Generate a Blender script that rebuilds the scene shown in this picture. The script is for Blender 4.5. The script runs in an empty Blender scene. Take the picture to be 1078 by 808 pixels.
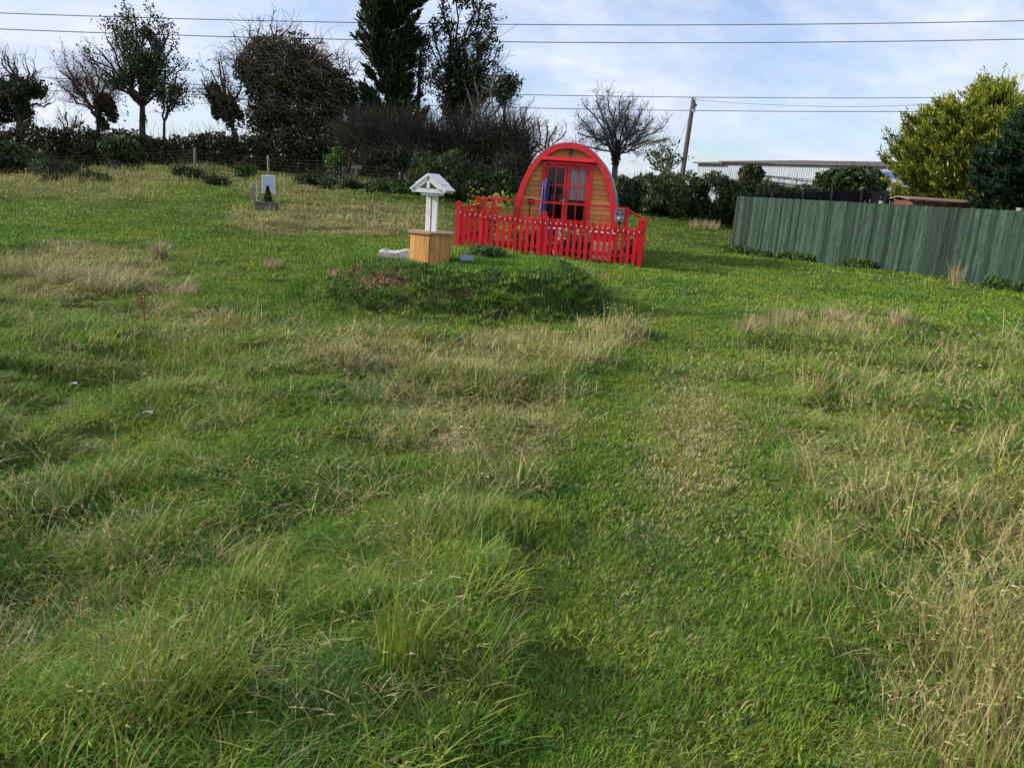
import bpy, math, random
import numpy as np
from mathutils import Vector, Matrix, Euler
R = math.radians
sc = bpy.context.scene
COL = sc.collection
rng = np.random.default_rng(7)
random.seed(7)

# ------------------------------------------------------------------ camera
W0, H0, F0 = 1078.0, 808.0, 810.0
EYE = np.array([0.0, 0.0, 1.6])
PITCH, ROLL = R(14.5), R(4.0)
cp, sp, cr, sr = math.cos(PITCH), math.sin(PITCH), math.cos(ROLL), math.sin(ROLL)
FWD = np.array([0, cp, -sp]); X0 = np.array([1.0, 0, 0]); U0 = np.array([0, sp, cp])
UP = cr * U0 - sr * X0
RT = cr * X0 + sr * U0
cam_d = bpy.data.cameras.new('camera'); cam = bpy.data.objects.new('camera', cam_d); COL.objects.link(cam)
m = Matrix(((RT[0], UP[0], -FWD[0], 0), (RT[1], UP[1], -FWD[1], 0), (RT[2], UP[2], -FWD[2], 0), (0, 0, 0, 1)))
cam.matrix_world = Matrix.Translation(Vector(EYE)) @ m
cam_d.sensor_fit = 'HORIZONTAL'; cam_d.sensor_width = 36.0
cam_d.lens = 36.0 * F0 / W0
cam_d.clip_start = 0.05; cam_d.clip_end = 3000
sc.camera = cam

def project(P):
    d = np.asarray(P, float) - EYE
    z = d @ FWD
    z = np.where(np.abs(z) < 1e-4, 1e-4, z)
    return W0 / 2 + F0 * (d @ RT) / z, H0 / 2 - F0 * (d @ UP) / z, z

def ray(px, py):
    d = FWD + RT * (px - W0 / 2) / F0 - UP * (py - H0 / 2) / F0
    return d

def at(px, py, Y):
    d = ray(px, py)
    return EYE + d * (Y / d[1])

# ------------------------------------------------------------------ noise
_T = np.random.default_rng(3).random((256, 256))
def vnoise(x, y, s=1.0, o=0.0):
    x = np.asarray(x, float) / s + o * 17.3 + 100; y = np.asarray(y, float) / s + o * 7.7 + 100
    xi = np.floor(x).astype(int); yi = np.floor(y).astype(int)
    fx = x - xi; fy = y - yi
    fx = fx * fx * (3 - 2 * fx); fy = fy * fy * (3 - 2 * fy)
    a = _T[xi % 256, yi % 256]; b = _T[(xi + 1) % 256, yi % 256]
    c = _T[xi % 256, (yi + 1) % 256]; d = _T[(xi + 1) % 256, (yi + 1) % 256]
    return (a * (1 - fx) + b * fx) * (1 - fy) + (c * (1 - fx) + d * fx) * fy
def fbm(x, y, s=1.0, o=0.0, n=3):
    v = 0; a = 1; t = 0
    for i in range(n):
        v = v + a * vnoise(x, y, s / 2 ** i, o + i * 1.37); t += a; a *= .55
    return v / t
def sstep(a, b, x):
    t = np.clip((np.asarray(x, float) - a) / (b - a), 0, 1)
    return t * t * (3 - 2 * t)

# ------------------------------------------------------------------ terrain
ctl = []
for (px, py, Y) in [(0, 184, 33), (100, 181, 33.5), (205, 178, 32), (283, 186, 32), (283, 214, 23.5), (357, 191, 31),
                    (450, 208, 27.5), (400, 216, 25), (478, 262, 17.9), (672, 281, 17.2), (590, 269, 17.8), (560, 264.5, 19.4), (625, 266.5, 19.4), (600, 258, 22), (770, 264, 26),
                    (1078, 308, 17.3), (920, 282, 21.5), (700, 231, 30), (745, 236, 31), (640, 228, 29),
                    (0, 216, 22), (120, 210, 22.5), (0, 232, 17.5), (230, 240, 17.5)]:
    ctl.append(at(px, py, Y))
for X in (-9, -5, -2, 1, 4, 8):
    for Y in (-6, 0, 4, 8):
        ctl.append(np.array([X, Y, 0.0]))
for X in (-6, -2, 2): ctl.append(np.array([X, 11.5, 0.02]))
ctl.append(np.array([6, 11, -.02])); ctl.append(np.array([6, 15, -.05]))
for X, Z in ((-34, 1.9), (-18, 1.9), (-4, 1.5), (8, 1.0), (20, .6), (40, .5)):
    ctl.append(np.array([X, 46, Z])); ctl.append(np.array([X, 64, Z]))
ctl += [np.array([-26, 20, 1.0]), np.array([-26, 5, .2]), np.array([24, 24, -.1]), np.array([24, 5, -.1]), np.array([15, 13, -.15])]
ctl = np.array(ctl)
def _phi(r2):
    return np.where(r2 > 1e-9, .5 * r2 * np.log(r2 + 1e-12), 0)
_n = len(ctl)
_K = _phi(((ctl[:, None, :2] - ctl[None, :, :2]) ** 2).sum(-1)) + np.eye(_n) * .25
_P = np.hstack([np.ones((_n, 1)), ctl[:, :2]])
_A = np.block([[_K, _P], [_P.T, np.zeros((3, 3))]])
_w = np.linalg.solve(_A, np.concatenate([ctl[:, 2], np.zeros(3)]))
MC = (-0.86, 10.72)
def mound(X, Y):
    u = np.abs((X - MC[0]) / 2.35); v = np.abs((Y - MC[1]) / np.where(Y > MC[1], 2.3, 1.75))
    u = u * (1 + .14 * (vnoise(X, Y, .9, 5) - .5)); v = v * (1 + .14 * (vnoise(X, Y, .8, 6) - .5))
    r = (u ** 2.6 + v ** 2.6) ** (1 / 2.6)
    left = sstep(-3.2, -1.9, X)
    return (.50 * (1 - sstep(.60, 1.0, r))) * (.5 + .5 * left)
def terrain0(X, Y):
    X = np.asarray(X, float); Y = np.asarray(Y, float)
    sh = X.shape
    x = np.clip(X.ravel(), -34, 40); y = np.clip(Y.ravel(), -6, 62)
    out = np.zeros_like(x)
    for i in range(0, len(x), 40000):
        a = x[i:i + 40000]; b = y[i:i + 40000]
        r2 = (a[:, None] - ctl[None, :, 0]) ** 2 + (b[:, None] - ctl[None, :, 1]) ** 2
        out[i:i + 40000] = _phi(r2) @ _w[:_n] + _w[_n] + _w[_n + 1] * a + _w[_n + 2] * b
    return out.reshape(sh) + mound(X, Y)

# ------------------------------------------------------------------ zones of the field (drawn in photo pixels, looked up once for ground points)
def inpoly(x, y, poly):
    c = np.zeros(x.shape, bool); n = len(poly); j = n - 1
    for i in range(n):
        xi, yi = poly[i]; xj, yj = poly[j]
        if yi != yj:
            cnd = ((yi > y) != (yj > y)) & (x < (xj - xi) * (y - yi) / (yj - yi) + xi)
            c ^= cnd
        j = i
    return c
MOWN = [
    [(480, 900), (500, 760), (505, 680), (515, 620), (545, 540), (585, 460), (625, 400), (668, 352), (640, 300), (700, 290), (778, 335), (790, 400), (808, 470), (815, 560), (826, 640), (862, 720), (880, 820), (900, 900)],
    [(640, 345), (655, 318), (620, 285), (560, 266), (680, 240), (770, 240), (1300, 250), (1300, 400), (1078, 350), (960, 336), (900, 324), (800, 322), (768, 345)],
    [(345, 322), (450, 338), (560, 342), (655, 328), (690, 350), (640, 348), (560, 350), (450, 348), (300, 338), (190, 318), (200, 296), (320, 288)],
    [(-400, 225), (0, 216), (150, 212), (225, 222), (240, 243), (430, 252), (440, 285), (320, 300), (225, 280), (180, 258), (0, 254), (-400, 260)],
    [(330, 284), (420, 268), (480, 266), (590, 276), (650, 320), (655, 336), (546, 340), (350, 325)],
    [(175, 196), (240, 190), (270, 214), (215, 240), (150, 235)],
    [(655, 215), (780, 222), (780, 262), (655, 262)],
]
DRY = [  # (cx, cy, rx, ry, dry amount, growth)
    (360, 230, 125, 20, .8, .6), (80, 285, 105, 34, .7, .55), (480, 370, 200, 27, .75, .34), (500, 440, 150, 55, .5, .45),
    (860, 344, 95, 14, .5, .45), (950, 470, 150, 110, .35, .5), (1050, 730, 95, 110, .6, .65), (120, 190, 170, 22, .55, 1.0),
    (320, 196, 90, 14, .6, .9), (760, 228, 24, 24, .8, .8), (560, 470, 70, 70, .4, .4), (220, 330, 60, 25, .4, .5),
    (960, 720, 60, 40, .35, .6), (640, 360, 40, 16, .7, .6), (300, 250, 50, 14, .5, .3), (1060, 560, 60, 120, .5, .6)]
def zone(P, only=False):
    """mown 0..1, dry 0..1, growth 0..1 of ground points"""
    px, py, z = project(P)
    s = np.clip(8 / np.maximum(z, 1), .3, 3)
    nx = (fbm(P[:, 0], P[:, 1], 1.1, 2) - .5); ny = (fbm(P[:, 0], P[:, 1], 1.1, 9) - .5)
    qx = px + nx * 70 * s; qy = py + ny * 22 * s
    ok = z > .3
    mown = np.zeros(len(P)); dry = np.zeros(len(P)); gr = np.full(len(P), .45)
    for pl in MOWN:
        mown[inpoly(qx, qy, pl) & ok] = 1
    if only: return mown
    for cx, cy, rx, ry, a, g in DRY:
        e = ((qx - cx) / rx) ** 2 + ((qy - cy) / ry) ** 2
        k = (1 - sstep(.45, 1.25, e)) * ok
        dry = np.maximum(dry, a * k); gr = np.maximum(gr, .45 + (g - .3) * k)
    d2 = np.hypot(P[:, 0], P[:, 1])
    base = fbm(P[:, 0], P[:, 1], 2.2, 4)
    dry = np.clip(np.maximum(dry, .10) + (base - .5) * .5, .02, .9)
    gr = gr * (.55 + .9 * fbm(P[:, 0], P[:, 1], 1.3, 12))
    return mown, dry, gr, px, py, z

def terrain(X, Y):
    X = np.asarray(X, float); Y = np.asarray(Y, float)
    z = terrain0(X, Y)
    near = 1 - sstep(30, 55, np.abs(Y))
    P = np.stack([X.ravel(), Y.ravel(), z.ravel()], 1)
    mw = 0
    for ox, oy in ((0, 0), (.3, 0), (-.3, 0), (0, .45), (0, -.45), (.2, .3), (-.2, -.3)):
        mw = mw + zone(P + [ox, oy, 0], True) / 7.0
    mw = mw.reshape(X.shape); mnd = sstep(.0, .12, mound(X, Y))
    bump = (fbm(X, Y, .75, 21) - .5) * .42 + (fbm(X, Y, 2.6, 22) - .5) * .24
    return z + near * (bump * (1 - .0 * mw) * (1 - .86 * mw) * (1 - .6 * mnd) + (fbm(X, Y, .35, 23) - .5) * .03)
def gz(x, y):
    return float(terrain(np.array([x]), np.array([y]))[0])
def gnd(px, py):
    d = ray(px, py)
    prev = 0
    ts = np.linspace(1, 90, 1800)
    P = EYE + ts[:, None] * d
    zt = terrain0(P[:, 0], P[:, 1])
    i = int(np.argmax(P[:, 2] < zt)) if (P[:, 2] < zt).any() else len(ts) - 1
    x, y = P[i, 0], P[i, 1]
    return np.array([x, y, gz(x, y)])
def on(px, Y):
    """ground point under pixel column px (taken at the ground) and depth Y"""
    x = at(px, 220, Y)[0]
    for k in range(4):
        z = float(terrain0(np.array([x]), np.array([Y]))[0])
        p = project(np.array([[x, Y, z]]))
        x += (px - float(p[0][0])) / F0 * Y
    return np.array([x, Y, gz(x, Y)])

# ------------------------------------------------------------------ materials
def newmat(name):
    m = bpy.data.materials.new(name); m.use_nodes = True
    nt = m.node_tree; nt.nodes.clear()
    out = nt.nodes.new('ShaderNodeOutputMaterial')
    return m, nt, out
def N(nt, t, **k):
    n = nt.nodes.new(t)
    for a, b in k.items():
        if a in n.inputs: n.inputs[a].default_value = b
        else: setattr(n, a, b)
    return n
def L(nt, a, b): nt.links.new(a, b)
def mixc(nt, fac, a, b, blend='MIX'):
    n = nt.nodes.new('ShaderNodeMix'); n.data_type = 'RGBA'; n.blend_type = blend
    for s, v in ((n.inputs[0], fac), (n.inputs[6], a), (n.inputs[7], b)):
        if hasattr(v, 'is_output'): L(nt, v, s)
        elif isinstance(v, (int, float)): s.default_value = v
        else: s.default_value = (*v, 1)
    return n.outputs[2]
def math_(nt, op, a, b=None, c=None, clamp=False):
    n = nt.nodes.new('ShaderNodeMath'); n.operation = op; n.use_clamp = clamp
    for i, v in enumerate((a, b, c)):
        if v is None: continue
        if hasattr(v, 'is_output'): L(nt, v, n.inputs[i])
        else: n.inputs[i].default_value = v
    return n.outputs[0]
def noise(nt, vec, scale, detail=3, rough=.6, out=0):
    n = nt.nodes.new('ShaderNodeTexNoise'); n.inputs['Scale'].default_value = scale
    n.inputs['Detail'].default_value = detail; n.inputs['Roughness'].default_value = rough
    if vec is not None: L(nt, vec, n.inputs['Vector'])
    return n.outputs[out]
def maprange(nt, v, a, b, c=0., d=1.):
    n = nt.nodes.new('ShaderNodeMapRange'); L(nt, v, n.inputs[0])
    for i, k in enumerate((a, b, c, d)): n.inputs[i + 1].default_value = k
    return n.outputs[0]
def attr(nt, name, typ='GEOMETRY'):
    n = nt.nodes.new('ShaderNodeAttribute'); n.attribute_name = name; n.attribute_type = typ
    return n.outputs['Fac']
def scaled(nt, vec, s):
    n = nt.nodes.new('ShaderNodeMapping'); L(nt, vec, n.inputs[0]); n.inputs['Scale'].default_value = s
    return n.outputs[0]

def pmat(name, c1, c2, scale=4, rough=.7, bump=.15, stretch=(1, 1, 1), spec=.3, use_r=False, r_amt=.5, dirt=None, metal=0, bscale=None, coat=0):
    m, nt, out = newmat(name)
    tc = N(nt, 'ShaderNodeTexCoord').outputs['Object']
    v = scaled(nt, tc, stretch)
    f = maprange(nt, noise(nt, v, scale, 5, .65), .3, .7)
    col = mixc(nt, f, c1, c2)
    if use_r:
        r = attr(nt, 'r')
        k = math_(nt, 'MULTIPLY_ADD', r, r_amt * 2, 1 - r_amt)
        cmb = N(nt, 'ShaderNodeCombineColor'); [L(nt, k, cmb.inputs[i]) for i in range(3)]
        col = mixc(nt, 1.0, col, cmb.outputs[0], 'MULTIPLY')
    if dirt:
        f2 = maprange(nt, noise(nt, tc, dirt[1], 4, .7), .52, .75, 0, dirt[2])
        col = mixc(nt, f2, col, dirt[0])
    p = N(nt, 'ShaderNodeBsdfPrincipled', Roughness=rough, Metallic=metal)
    p.inputs['Specular IOR Level'].default_value = spec
    p.inputs['Coat Weight'].default_value = coat
    L(nt, col, p.inputs['Base Color'])
    if bump:
        b = N(nt, 'ShaderNodeBump', Strength=bump, Distance=.02)
        L(nt, noise(nt, v, bscale or scale * 3, 4), b.inputs['Height']); L(nt, b.outputs[0], p.inputs['Normal'])
    L(nt, p.outputs[0], out.inputs[0])
    return m

def leafmat(name, cols, trans=.25, nscale=1.2, rough=.55, spec=.25, tipcol=None):
    """cols: three colours picked by leaf random r and by a slow world noise"""
    m, nt, out = newmat(name)
    r = attr(nt, 'r')
    pos = N(nt, 'ShaderNodeNewGeometry').outputs['Position']
    n1 = maprange(nt, noise(nt, pos, nscale, 3), .35, .65)
    f = math_(nt, 'ADD', math_(nt, 'MULTIPLY', r, .6), math_(nt, 'MULTIPLY', n1, .4))
    rp = nt.nodes.new('ShaderNodeValToRGB'); e = rp.color_ramp.elements
    e[0].position = .15; e[0].color = (*cols[0], 1); e[1].position = .85; e[1].color = (*cols[2], 1)
    k = e.new(.5); k.color = (*cols[1], 1)
    L(nt, f, rp.inputs[0]); col = rp.outputs[0]
    if tipcol:
        col = mixc(nt, attr(nt, 'v'), col, tipcol)
    p = N(nt, 'ShaderNodeBsdfPrincipled', Roughness=rough); p.inputs['Specular IOR Level'].default_value = spec
    L(nt, col, p.inputs['Base Color'])
    if trans:
        t = N(nt, 'ShaderNodeBsdfTranslucent'); L(nt, col, t.inputs[0])
        mx = N(nt, 'ShaderNodeMixShader'); mx.inputs[0].default_value = trans
        L(nt, p.outputs[0], mx.inputs[1]); L(nt, t.outputs[0], mx.inputs[2]); L(nt, mx.outputs[0], out.inputs[0])
    else: L(nt, p.outputs[0], out.inputs[0])
    return m

def grassmat(name):
    m, nt, out = newmat(name)
    r = attr(nt, 'r'); v = attr(nt, 'v')
    dry = attr(nt, 'dry', 'INSTANCER'); tone = attr(nt, 'tone', 'INSTANCER')
    pos = N(nt, 'ShaderNodeNewGeometry').outputs['Position']
    n1 = maprange(nt, noise(nt, pos, .55, 3), .36, .64)
    n2 = maprange(nt, noise(nt, pos, 2.3, 3), .36, .64)
    f = math_(nt, 'ADD', math_(nt, 'MULTIPLY', r, .38), math_(nt, 'ADD', math_(nt, 'MULTIPLY', n1, .24), math_(nt, 'ADD', math_(nt, 'MULTIPLY', n2, .2), math_(nt, 'MULTIPLY', tone, .22))))
    rp = nt.nodes.new('ShaderNodeValToRGB'); e = rp.color_ramp.elements
    e[0].position = .1; e[0].color = (.022, .080, .022, 1); e[1].position = .9; e[1].color = (.33, .37, .045, 1)
    for p_, c in ((.30, (.055, .155, .020)), (.48, (.105, .225, .022)), (.68, (.19, .30, .030))):
        k = e.new(p_); k.color = (*c, 1)
    L(nt, f, rp.inputs[0]); green = rp.outputs[0]
    straw = mixc(nt, n2, (.50, .42, .21), (.34, .29, .12))
    brown = mixc(nt, r, (.16, .12, .05), (.30, .25, .10))
    green = mixc(nt, maprange(nt, v, 0, .35, .55, 0), green, brown)
    # each blade is either dead or alive: its own random against the patch's dryness
    rr = math_(nt, 'FRACT', math_(nt, 'MULTIPLY', r, 7.31))
    d = maprange(nt, math_(nt, 'SUBTRACT', dry, rr), -.08, .08)
    col = mixc(nt, d, green, straw)
    # yellowing tips
    col = mixc(nt, math_(nt, 'MULTIPLY', maprange(nt, v, .7, 1.0), math_(nt, 'MULTIPLY', rr, .5)), col, (.32, .29, .09))
    p = N(nt, 'ShaderNodeBsdfPrincipled', Roughness=.62); p.inputs['Specular IOR Level'].default_value = .12
    L(nt, col, p.inputs['Base Color'])
    t = N(nt, 'ShaderNodeBsdfTranslucent'); L(nt, col, t.inputs[0])
    mx = N(nt, 'ShaderNodeMixShader'); mx.inputs[0].default_value = .2
    L(nt, p.outputs[0], mx.inputs[1]); L(nt, t.outputs[0], mx.inputs[2]); L(nt, mx.outputs[0], out.inputs[0])
    return m
GRASS = grassmat('grass_blades')

# ------------------------------------------------------------------ mesh builder
class MB:
    def __init__(s): s.v = []; s.f4 = []; s.f3 = []; s.r = []; s.t = []; s.n = 0
    def add(s, v, f4=None, f3=None, r=None, t=None):
        v = np.asarray(v, float).reshape(-1, 3)
        if f4 is not None and len(f4): s.f4.append(np.asarray(f4, int).reshape(-1, 4) + s.n)
        if f3 is not None and len(f3): s.f3.append(np.asarray(f3, int).reshape(-1, 3) + s.n)
        k = len(v)
        s.v.append(v); s.r.append(np.broadcast_to(np.asarray(.5 if r is None else r, float), (k,)).copy())
        s.t.append(np.broadcast_to(np.asarray(0. if t is None else t, float), (k,)).copy()); s.n += k
        return s
    def box(s, c, size, rot=None, r=None, taper=1.0):
        x, y, z = [k / 2 for k in size]
        v = np.array([[-x, -y, -z], [x, -y, -z], [x, y, -z], [-x, y, -z], [-x * taper, -y * taper, z], [x * taper, -y * taper, z], [x * taper, y * taper, z], [-x * taper, y * taper, z]])
        if rot is not None: v = v @ np.array(rot if not isinstance(rot, (int, float)) else Matrix.Rotation(rot, 3, 'Z')).T
        return s.add(v + np.array(c), [[0, 3, 2, 1], [4, 5, 6, 7], [0, 1, 5, 4], [1, 2, 6, 5], [2, 3, 7, 6], [3, 0, 4, 7]], r=r)
    def tube(s, pts, rad, n=6, r=None, cap=True):
        pts = np.asarray(pts, float); k = len(pts)
        rad = np.broadcast_to(np.asarray(rad, float), (k,))
        tan = np.gradient(pts, axis=0); tan /= np.maximum(np.linalg.norm(tan, axis=1, keepdims=True), 1e-9)
        ref = np.array([0, 0, 1.0]) if abs(tan[0][2]) < .8 else np.array([1.0, 0, 0])
        a = np.cross(tan, ref); a /= np.maximum(np.linalg.norm(a, axis=1, keepdims=True), 1e-9)
        b = np.cross(tan, a)
        th = np.arange(n) * 2 * math.pi / n
        v = pts[:, None] + rad[:, None, None] * (np.cos(th)[None, :, None] * a[:, None] + np.sin(th)[None, :, None] * b[:, None])
        i = np.arange(k - 1)[:, None] * n; j = np.arange(n)[None]; j2 = (j + 1) % n
        f = np.stack([i + j, i + j2, i + n + j2, i + n + j], -1).reshape(-1, 4)
        f3 = []
        if cap:
            for q in range(1, n - 1): f3 += [[0, q + 1, q], [(k - 1) * n, (k - 1) * n + q, (k - 1) * n + q + 1]]
        return s.add(v.reshape(-1, 3), f, f3, r=r)
    def prism(s, poly, thick, M=None, r=None):
        """poly (x,z) outline extruded along y from 0 to thick (triangulated as fan from centroid)"""
        p = np.array(poly, float); n = len(p)
        c = p.mean(0)
        v = [(a, 0, b) for a, b in p] + [(a, thick, b) for a, b in p] + [(c[0], 0, c[1]), (c[0], thick, c[1])]
        f4 = []; f3 = []
        for i in range(n):
            j = (i + 1) % n
            f4.append([i, j, n + j, n + i]); f3.append([2 * n, j, i]); f3.append([2 * n + 1, n + i, n + j])
        v = np.array(v)
        if M is not None: v = v @ np.array(M.to_3x3()).T + np.array(M.translation)
        return s.add(v, f4, f3, r=r)
    def build(s, name, mat=None, parent=None, smooth=False, loc=None):
        me = bpy.data.meshes.new(name)
        v = np.concatenate(s.v) if s.v else np.zeros((0, 3))
        if loc is not None: v = v - np.array(loc)
        f4 = np.concatenate(s.f4) if s.f4 else np.zeros((0, 4), int)
        f3 = np.concatenate(s.f3) if s.f3 else np.zeros((0, 3), int)
        me.vertices.add(len(v)); me.vertices.foreach_set('co', v.ravel())
        nl = f4.size + f3.size
        me.loops.add(nl); me.loops.foreach_set('vertex_index', np.concatenate([f4.ravel(), f3.ravel()]))
        me.polygons.add(len(f4) + len(f3))
        st = np.concatenate([np.arange(len(f4)) * 4, f4.size + np.arange(len(f3)) * 3])
        me.polygons.foreach_set('loop_start', st)
        me.update(calc_edges=True); me.validate()
        a = me.attributes.new('r', 'FLOAT', 'POINT'); a.data.foreach_set('value', np.concatenate(s.r).astype(np.float32))
        a = me.attributes.new('v', 'FLOAT', 'POINT'); a.data.foreach_set('value', np.concatenate(s.t).astype(np.float32))
        me.polygons.foreach_set('use_smooth', np.full(len(me.polygons), bool(smooth), dtype=bool))
        if mat: me.materials.append(mat)
        o = bpy.data.objects.new(name, me)
        if loc is not None: o.location = loc
        if name[0] != '_': COL.objects.link(o)
        if parent is not None: o.parent = parent
        return o

def tag(o, label=None, cat=None, group=None, kind=None):
    if label: o['label'] = label
    if cat: o['category'] = cat
    if group: o['group'] = group
    if kind: o['kind'] = kind
    return o
def thing(name, label, cat, loc=(0, 0, 0), rz=0, group=None):
    o = bpy.data.objects.new(name, None); COL.objects.link(o); o.empty_display_size = .2
    o.location = loc; o.rotation_euler = (0, 0, rz)
    return tag(o, label, cat, group)

# ------------------------------------------------------------------ ground
def axis(lo, hi, fine, c0, c1, grow=1.12):
    xs = list(np.arange(c0, c1, fine)); st = fine; x = c1
    while x < hi: xs.append(x); st *= grow; x += st
    xs.append(hi); st = fine; x = c0 - fine; pre = []
    while x > lo: pre.append(x); st *= grow; x -= st
    pre.append(lo)
    return np.array(pre[::-1] + xs)
gx = axis(-900, 900, .11, -9, 9, 1.06); gy = axis(-60, 1800, .10, 1.0, 16, 1.045)
GX, GY = np.meshgrid(gx, gy)
GZ = terrain(GX, GY)
far = sstep(70, 300, np.hypot(GX, GY)); GZ = GZ * (1 - far) + .3 * far
gp = np.stack([GX.ravel(), GY.ravel(), GZ.ravel()], 1)
nxg, nyg = len(gx), len(gy)
ii = np.arange(nyg - 1)[:, None] * nxg + np.arange(nxg - 1)[None]
gf = np.stack([ii, ii + 1, ii + nxg + 1, ii + nxg], -1).reshape(-1, 4)
mw, dr, gr, ppx, ppy, ppz = zone(gp)
dirt = np.zeros(len(gp))
def blob(cx, cy, rx, ry, a=0):
    x = ppx - cx; y = ppy - cy
    xx = x * math.cos(a) + y * math.sin(a); yy = -x * math.sin(a) + y * math.cos(a)
    return (1 - sstep(.4, 1.1, (xx / rx) ** 2 + (yy / ry) ** 2)) * (ppz > 1)
DIRT = [(405, 297, 38, 9, -.25), (475, 462, 14, 9, 0), (488, 474, 16, 7, 0), (352, 284, 12, 3, -.5), (372, 287, 12, 3, -.5), (520, 322, 14, 6, 0), (440, 318, 40, 10, 0)]
for i, (a, b, c, d, e) in enumerate(DIRT): dirt = np.maximum(dirt, blob(a, b, c, d, e) * (1 if i < 5 else .5))
gp[:, 2] -= .012 * (ppz > 0); g = MB(); g.add(gp, gf, r=dr, t=dirt)
def groundmat():
    m, nt, out = newmat('meadow_soil')
    dry = attr(nt, 'r'); di = attr(nt, 'v')
    pos = N(nt, 'ShaderNodeNewGeometry').outputs['Position']
    n1 = maprange(nt, noise(nt, pos, .55, 3), .36, .64); n2 = maprange(nt, noise(nt, pos, 9, 6, .7), .3, .7); n3 = maprange(nt, noise(nt, pos, 60, 3, .7), .3, .7)
    col = mixc(nt, n1, (.040, .080, .012), (.080, .125, .018))
    col = mixc(nt, math_(nt, 'MULTIPLY', n2, .5), col, (.06, .045, .02))
    col = mixc(nt, math_(nt, 'MULTIPLY', dry, .55), col, (.20, .16, .07))
    dcol = mixc(nt, n3, (.30, .19, .12), (.13, .075, .045))
    col = mixc(nt, math_(nt, 'MULTIPLY', di, maprange(nt, n2, .2, .5, .5, 1)), col, dcol)
    p = N(nt, 'ShaderNodeBsdfPrincipled', Roughness=.9); p.inputs['Specular IOR Level'].default_value = .1
    L(nt, col, p.inputs['Base Color'])
    b = N(nt, 'ShaderNodeBump', Strength=.6, Distance=.03); L(nt, noise(nt, pos, 25, 5, .7), b.inputs['Height']); L(nt, b.outputs[0], p.inputs['Normal'])
    L(nt, p.outputs[0], out.inputs[0]); return m
ground = g.build('ground', groundmat(), smooth=True)
tag(ground, 'grassy field sloping up to the hedge at the left', 'ground', kind='structure')

# ------------------------------------------------------------------ grass
def blades(n, rad, h, w, lean, bend, seed, az=(0, math.pi * 2), seg=3, rpow=.5, heads=0, wander=.0):
    q = np.random.default_rng(seed)
    rr = rad * q.random(n) ** rpow; th = q.random(n) * 2 * math.pi
    root = np.stack([rr * np.cos(th), rr * np.sin(th), np.full(n, -.01)], 1)
    a = az[0] + (az[1] - az[0]) * q.random(n)
    H = h[0] + (h[1] - h[0]) * q.random(n) ** 1.2
    Wd = w[0] + (w[1] - w[0]) * q.random(n)
    Ln = lean[0] + (lean[1] - lean[0]) * q.random(n)
    Bd = bend[0] + (bend[1] - bend[0]) * q.random(n)
    d = np.stack([np.cos(a), np.sin(a), np.zeros(n)], 1)
    sa = a + math.pi / 2 + (q.random(n) - .5) * 1.5
    side = np.stack([np.cos(sa), np.sin(sa), np.zeros(n)], 1)
    ts = np.linspace(0, 1, seg + 1)
    vs = []; tt = []
    cur = root.copy(); ang = Ln.copy(); prev = 0
    wz = (q.random(n) - .5) * wander
    for i, t in enumerate(ts):
        if i: 
            st = (t - prev) * H
            dd = np.stack([np.cos(a + wz * t) , np.sin(a + wz * t), np.zeros(n)], 1)
            cur = cur + st[:, None] * (np.sin(ang)[:, None] * dd + np.cos(ang)[:, None] * np.array([0, 0, 1.0]))
            ang = ang + Bd / seg
        prev = t
        wi = Wd * (1 - t ** 1.7) * (.75 + .25 * min(1, t * 5))
        if i < seg:
            vs += [cur - side * wi[:, None] / 2, cur + side * wi[:, None] / 2]; tt += [t, t]
        else:
            vs += [cur]; tt += [1]
    k = len(vs)
    V = np.stack(vs, 1).reshape(-1, 3)
    base = np.arange(n)[:, None] * k
    f4 = []; 
    for i in range(seg - 1): f4.append(base + np.array([[2 * i, 2 * i + 1, 2 * i + 3, 2 * i + 2]]))
    f3 = base + np.array([[2 * seg - 2, 2 * seg - 1, 2 * seg]])
    m = MB(); rv = q.random(n)
    m.add(V, np.concatenate(f4), f3, r=np.repeat(rv, k), t=np.tile(np.array(tt), n))
    if heads:
        # seed heads: a few thin upright flat spikelets round the tip
        for i in range(n):
            tip = V[i * k + k - 1]; dv = tip - V[i * k + k - 3]; dv /= max(np.linalg.norm(dv), 1e-6)
            for s_ in range(heads):
                o = tip - dv * (.02 + .09 * q.random()); rd = q.normal(size=3); rd /= np.linalg.norm(rd)
                e = o + (dv * .7 + rd * .6) * (.015 + .015 * q.random()); sd = np.cross(dv, rd) * w[1] * .9
                m.add([o - sd, e, o + sd], None, [[0, 1, 2]], r=rv[i], t=1)
    return m

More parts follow.
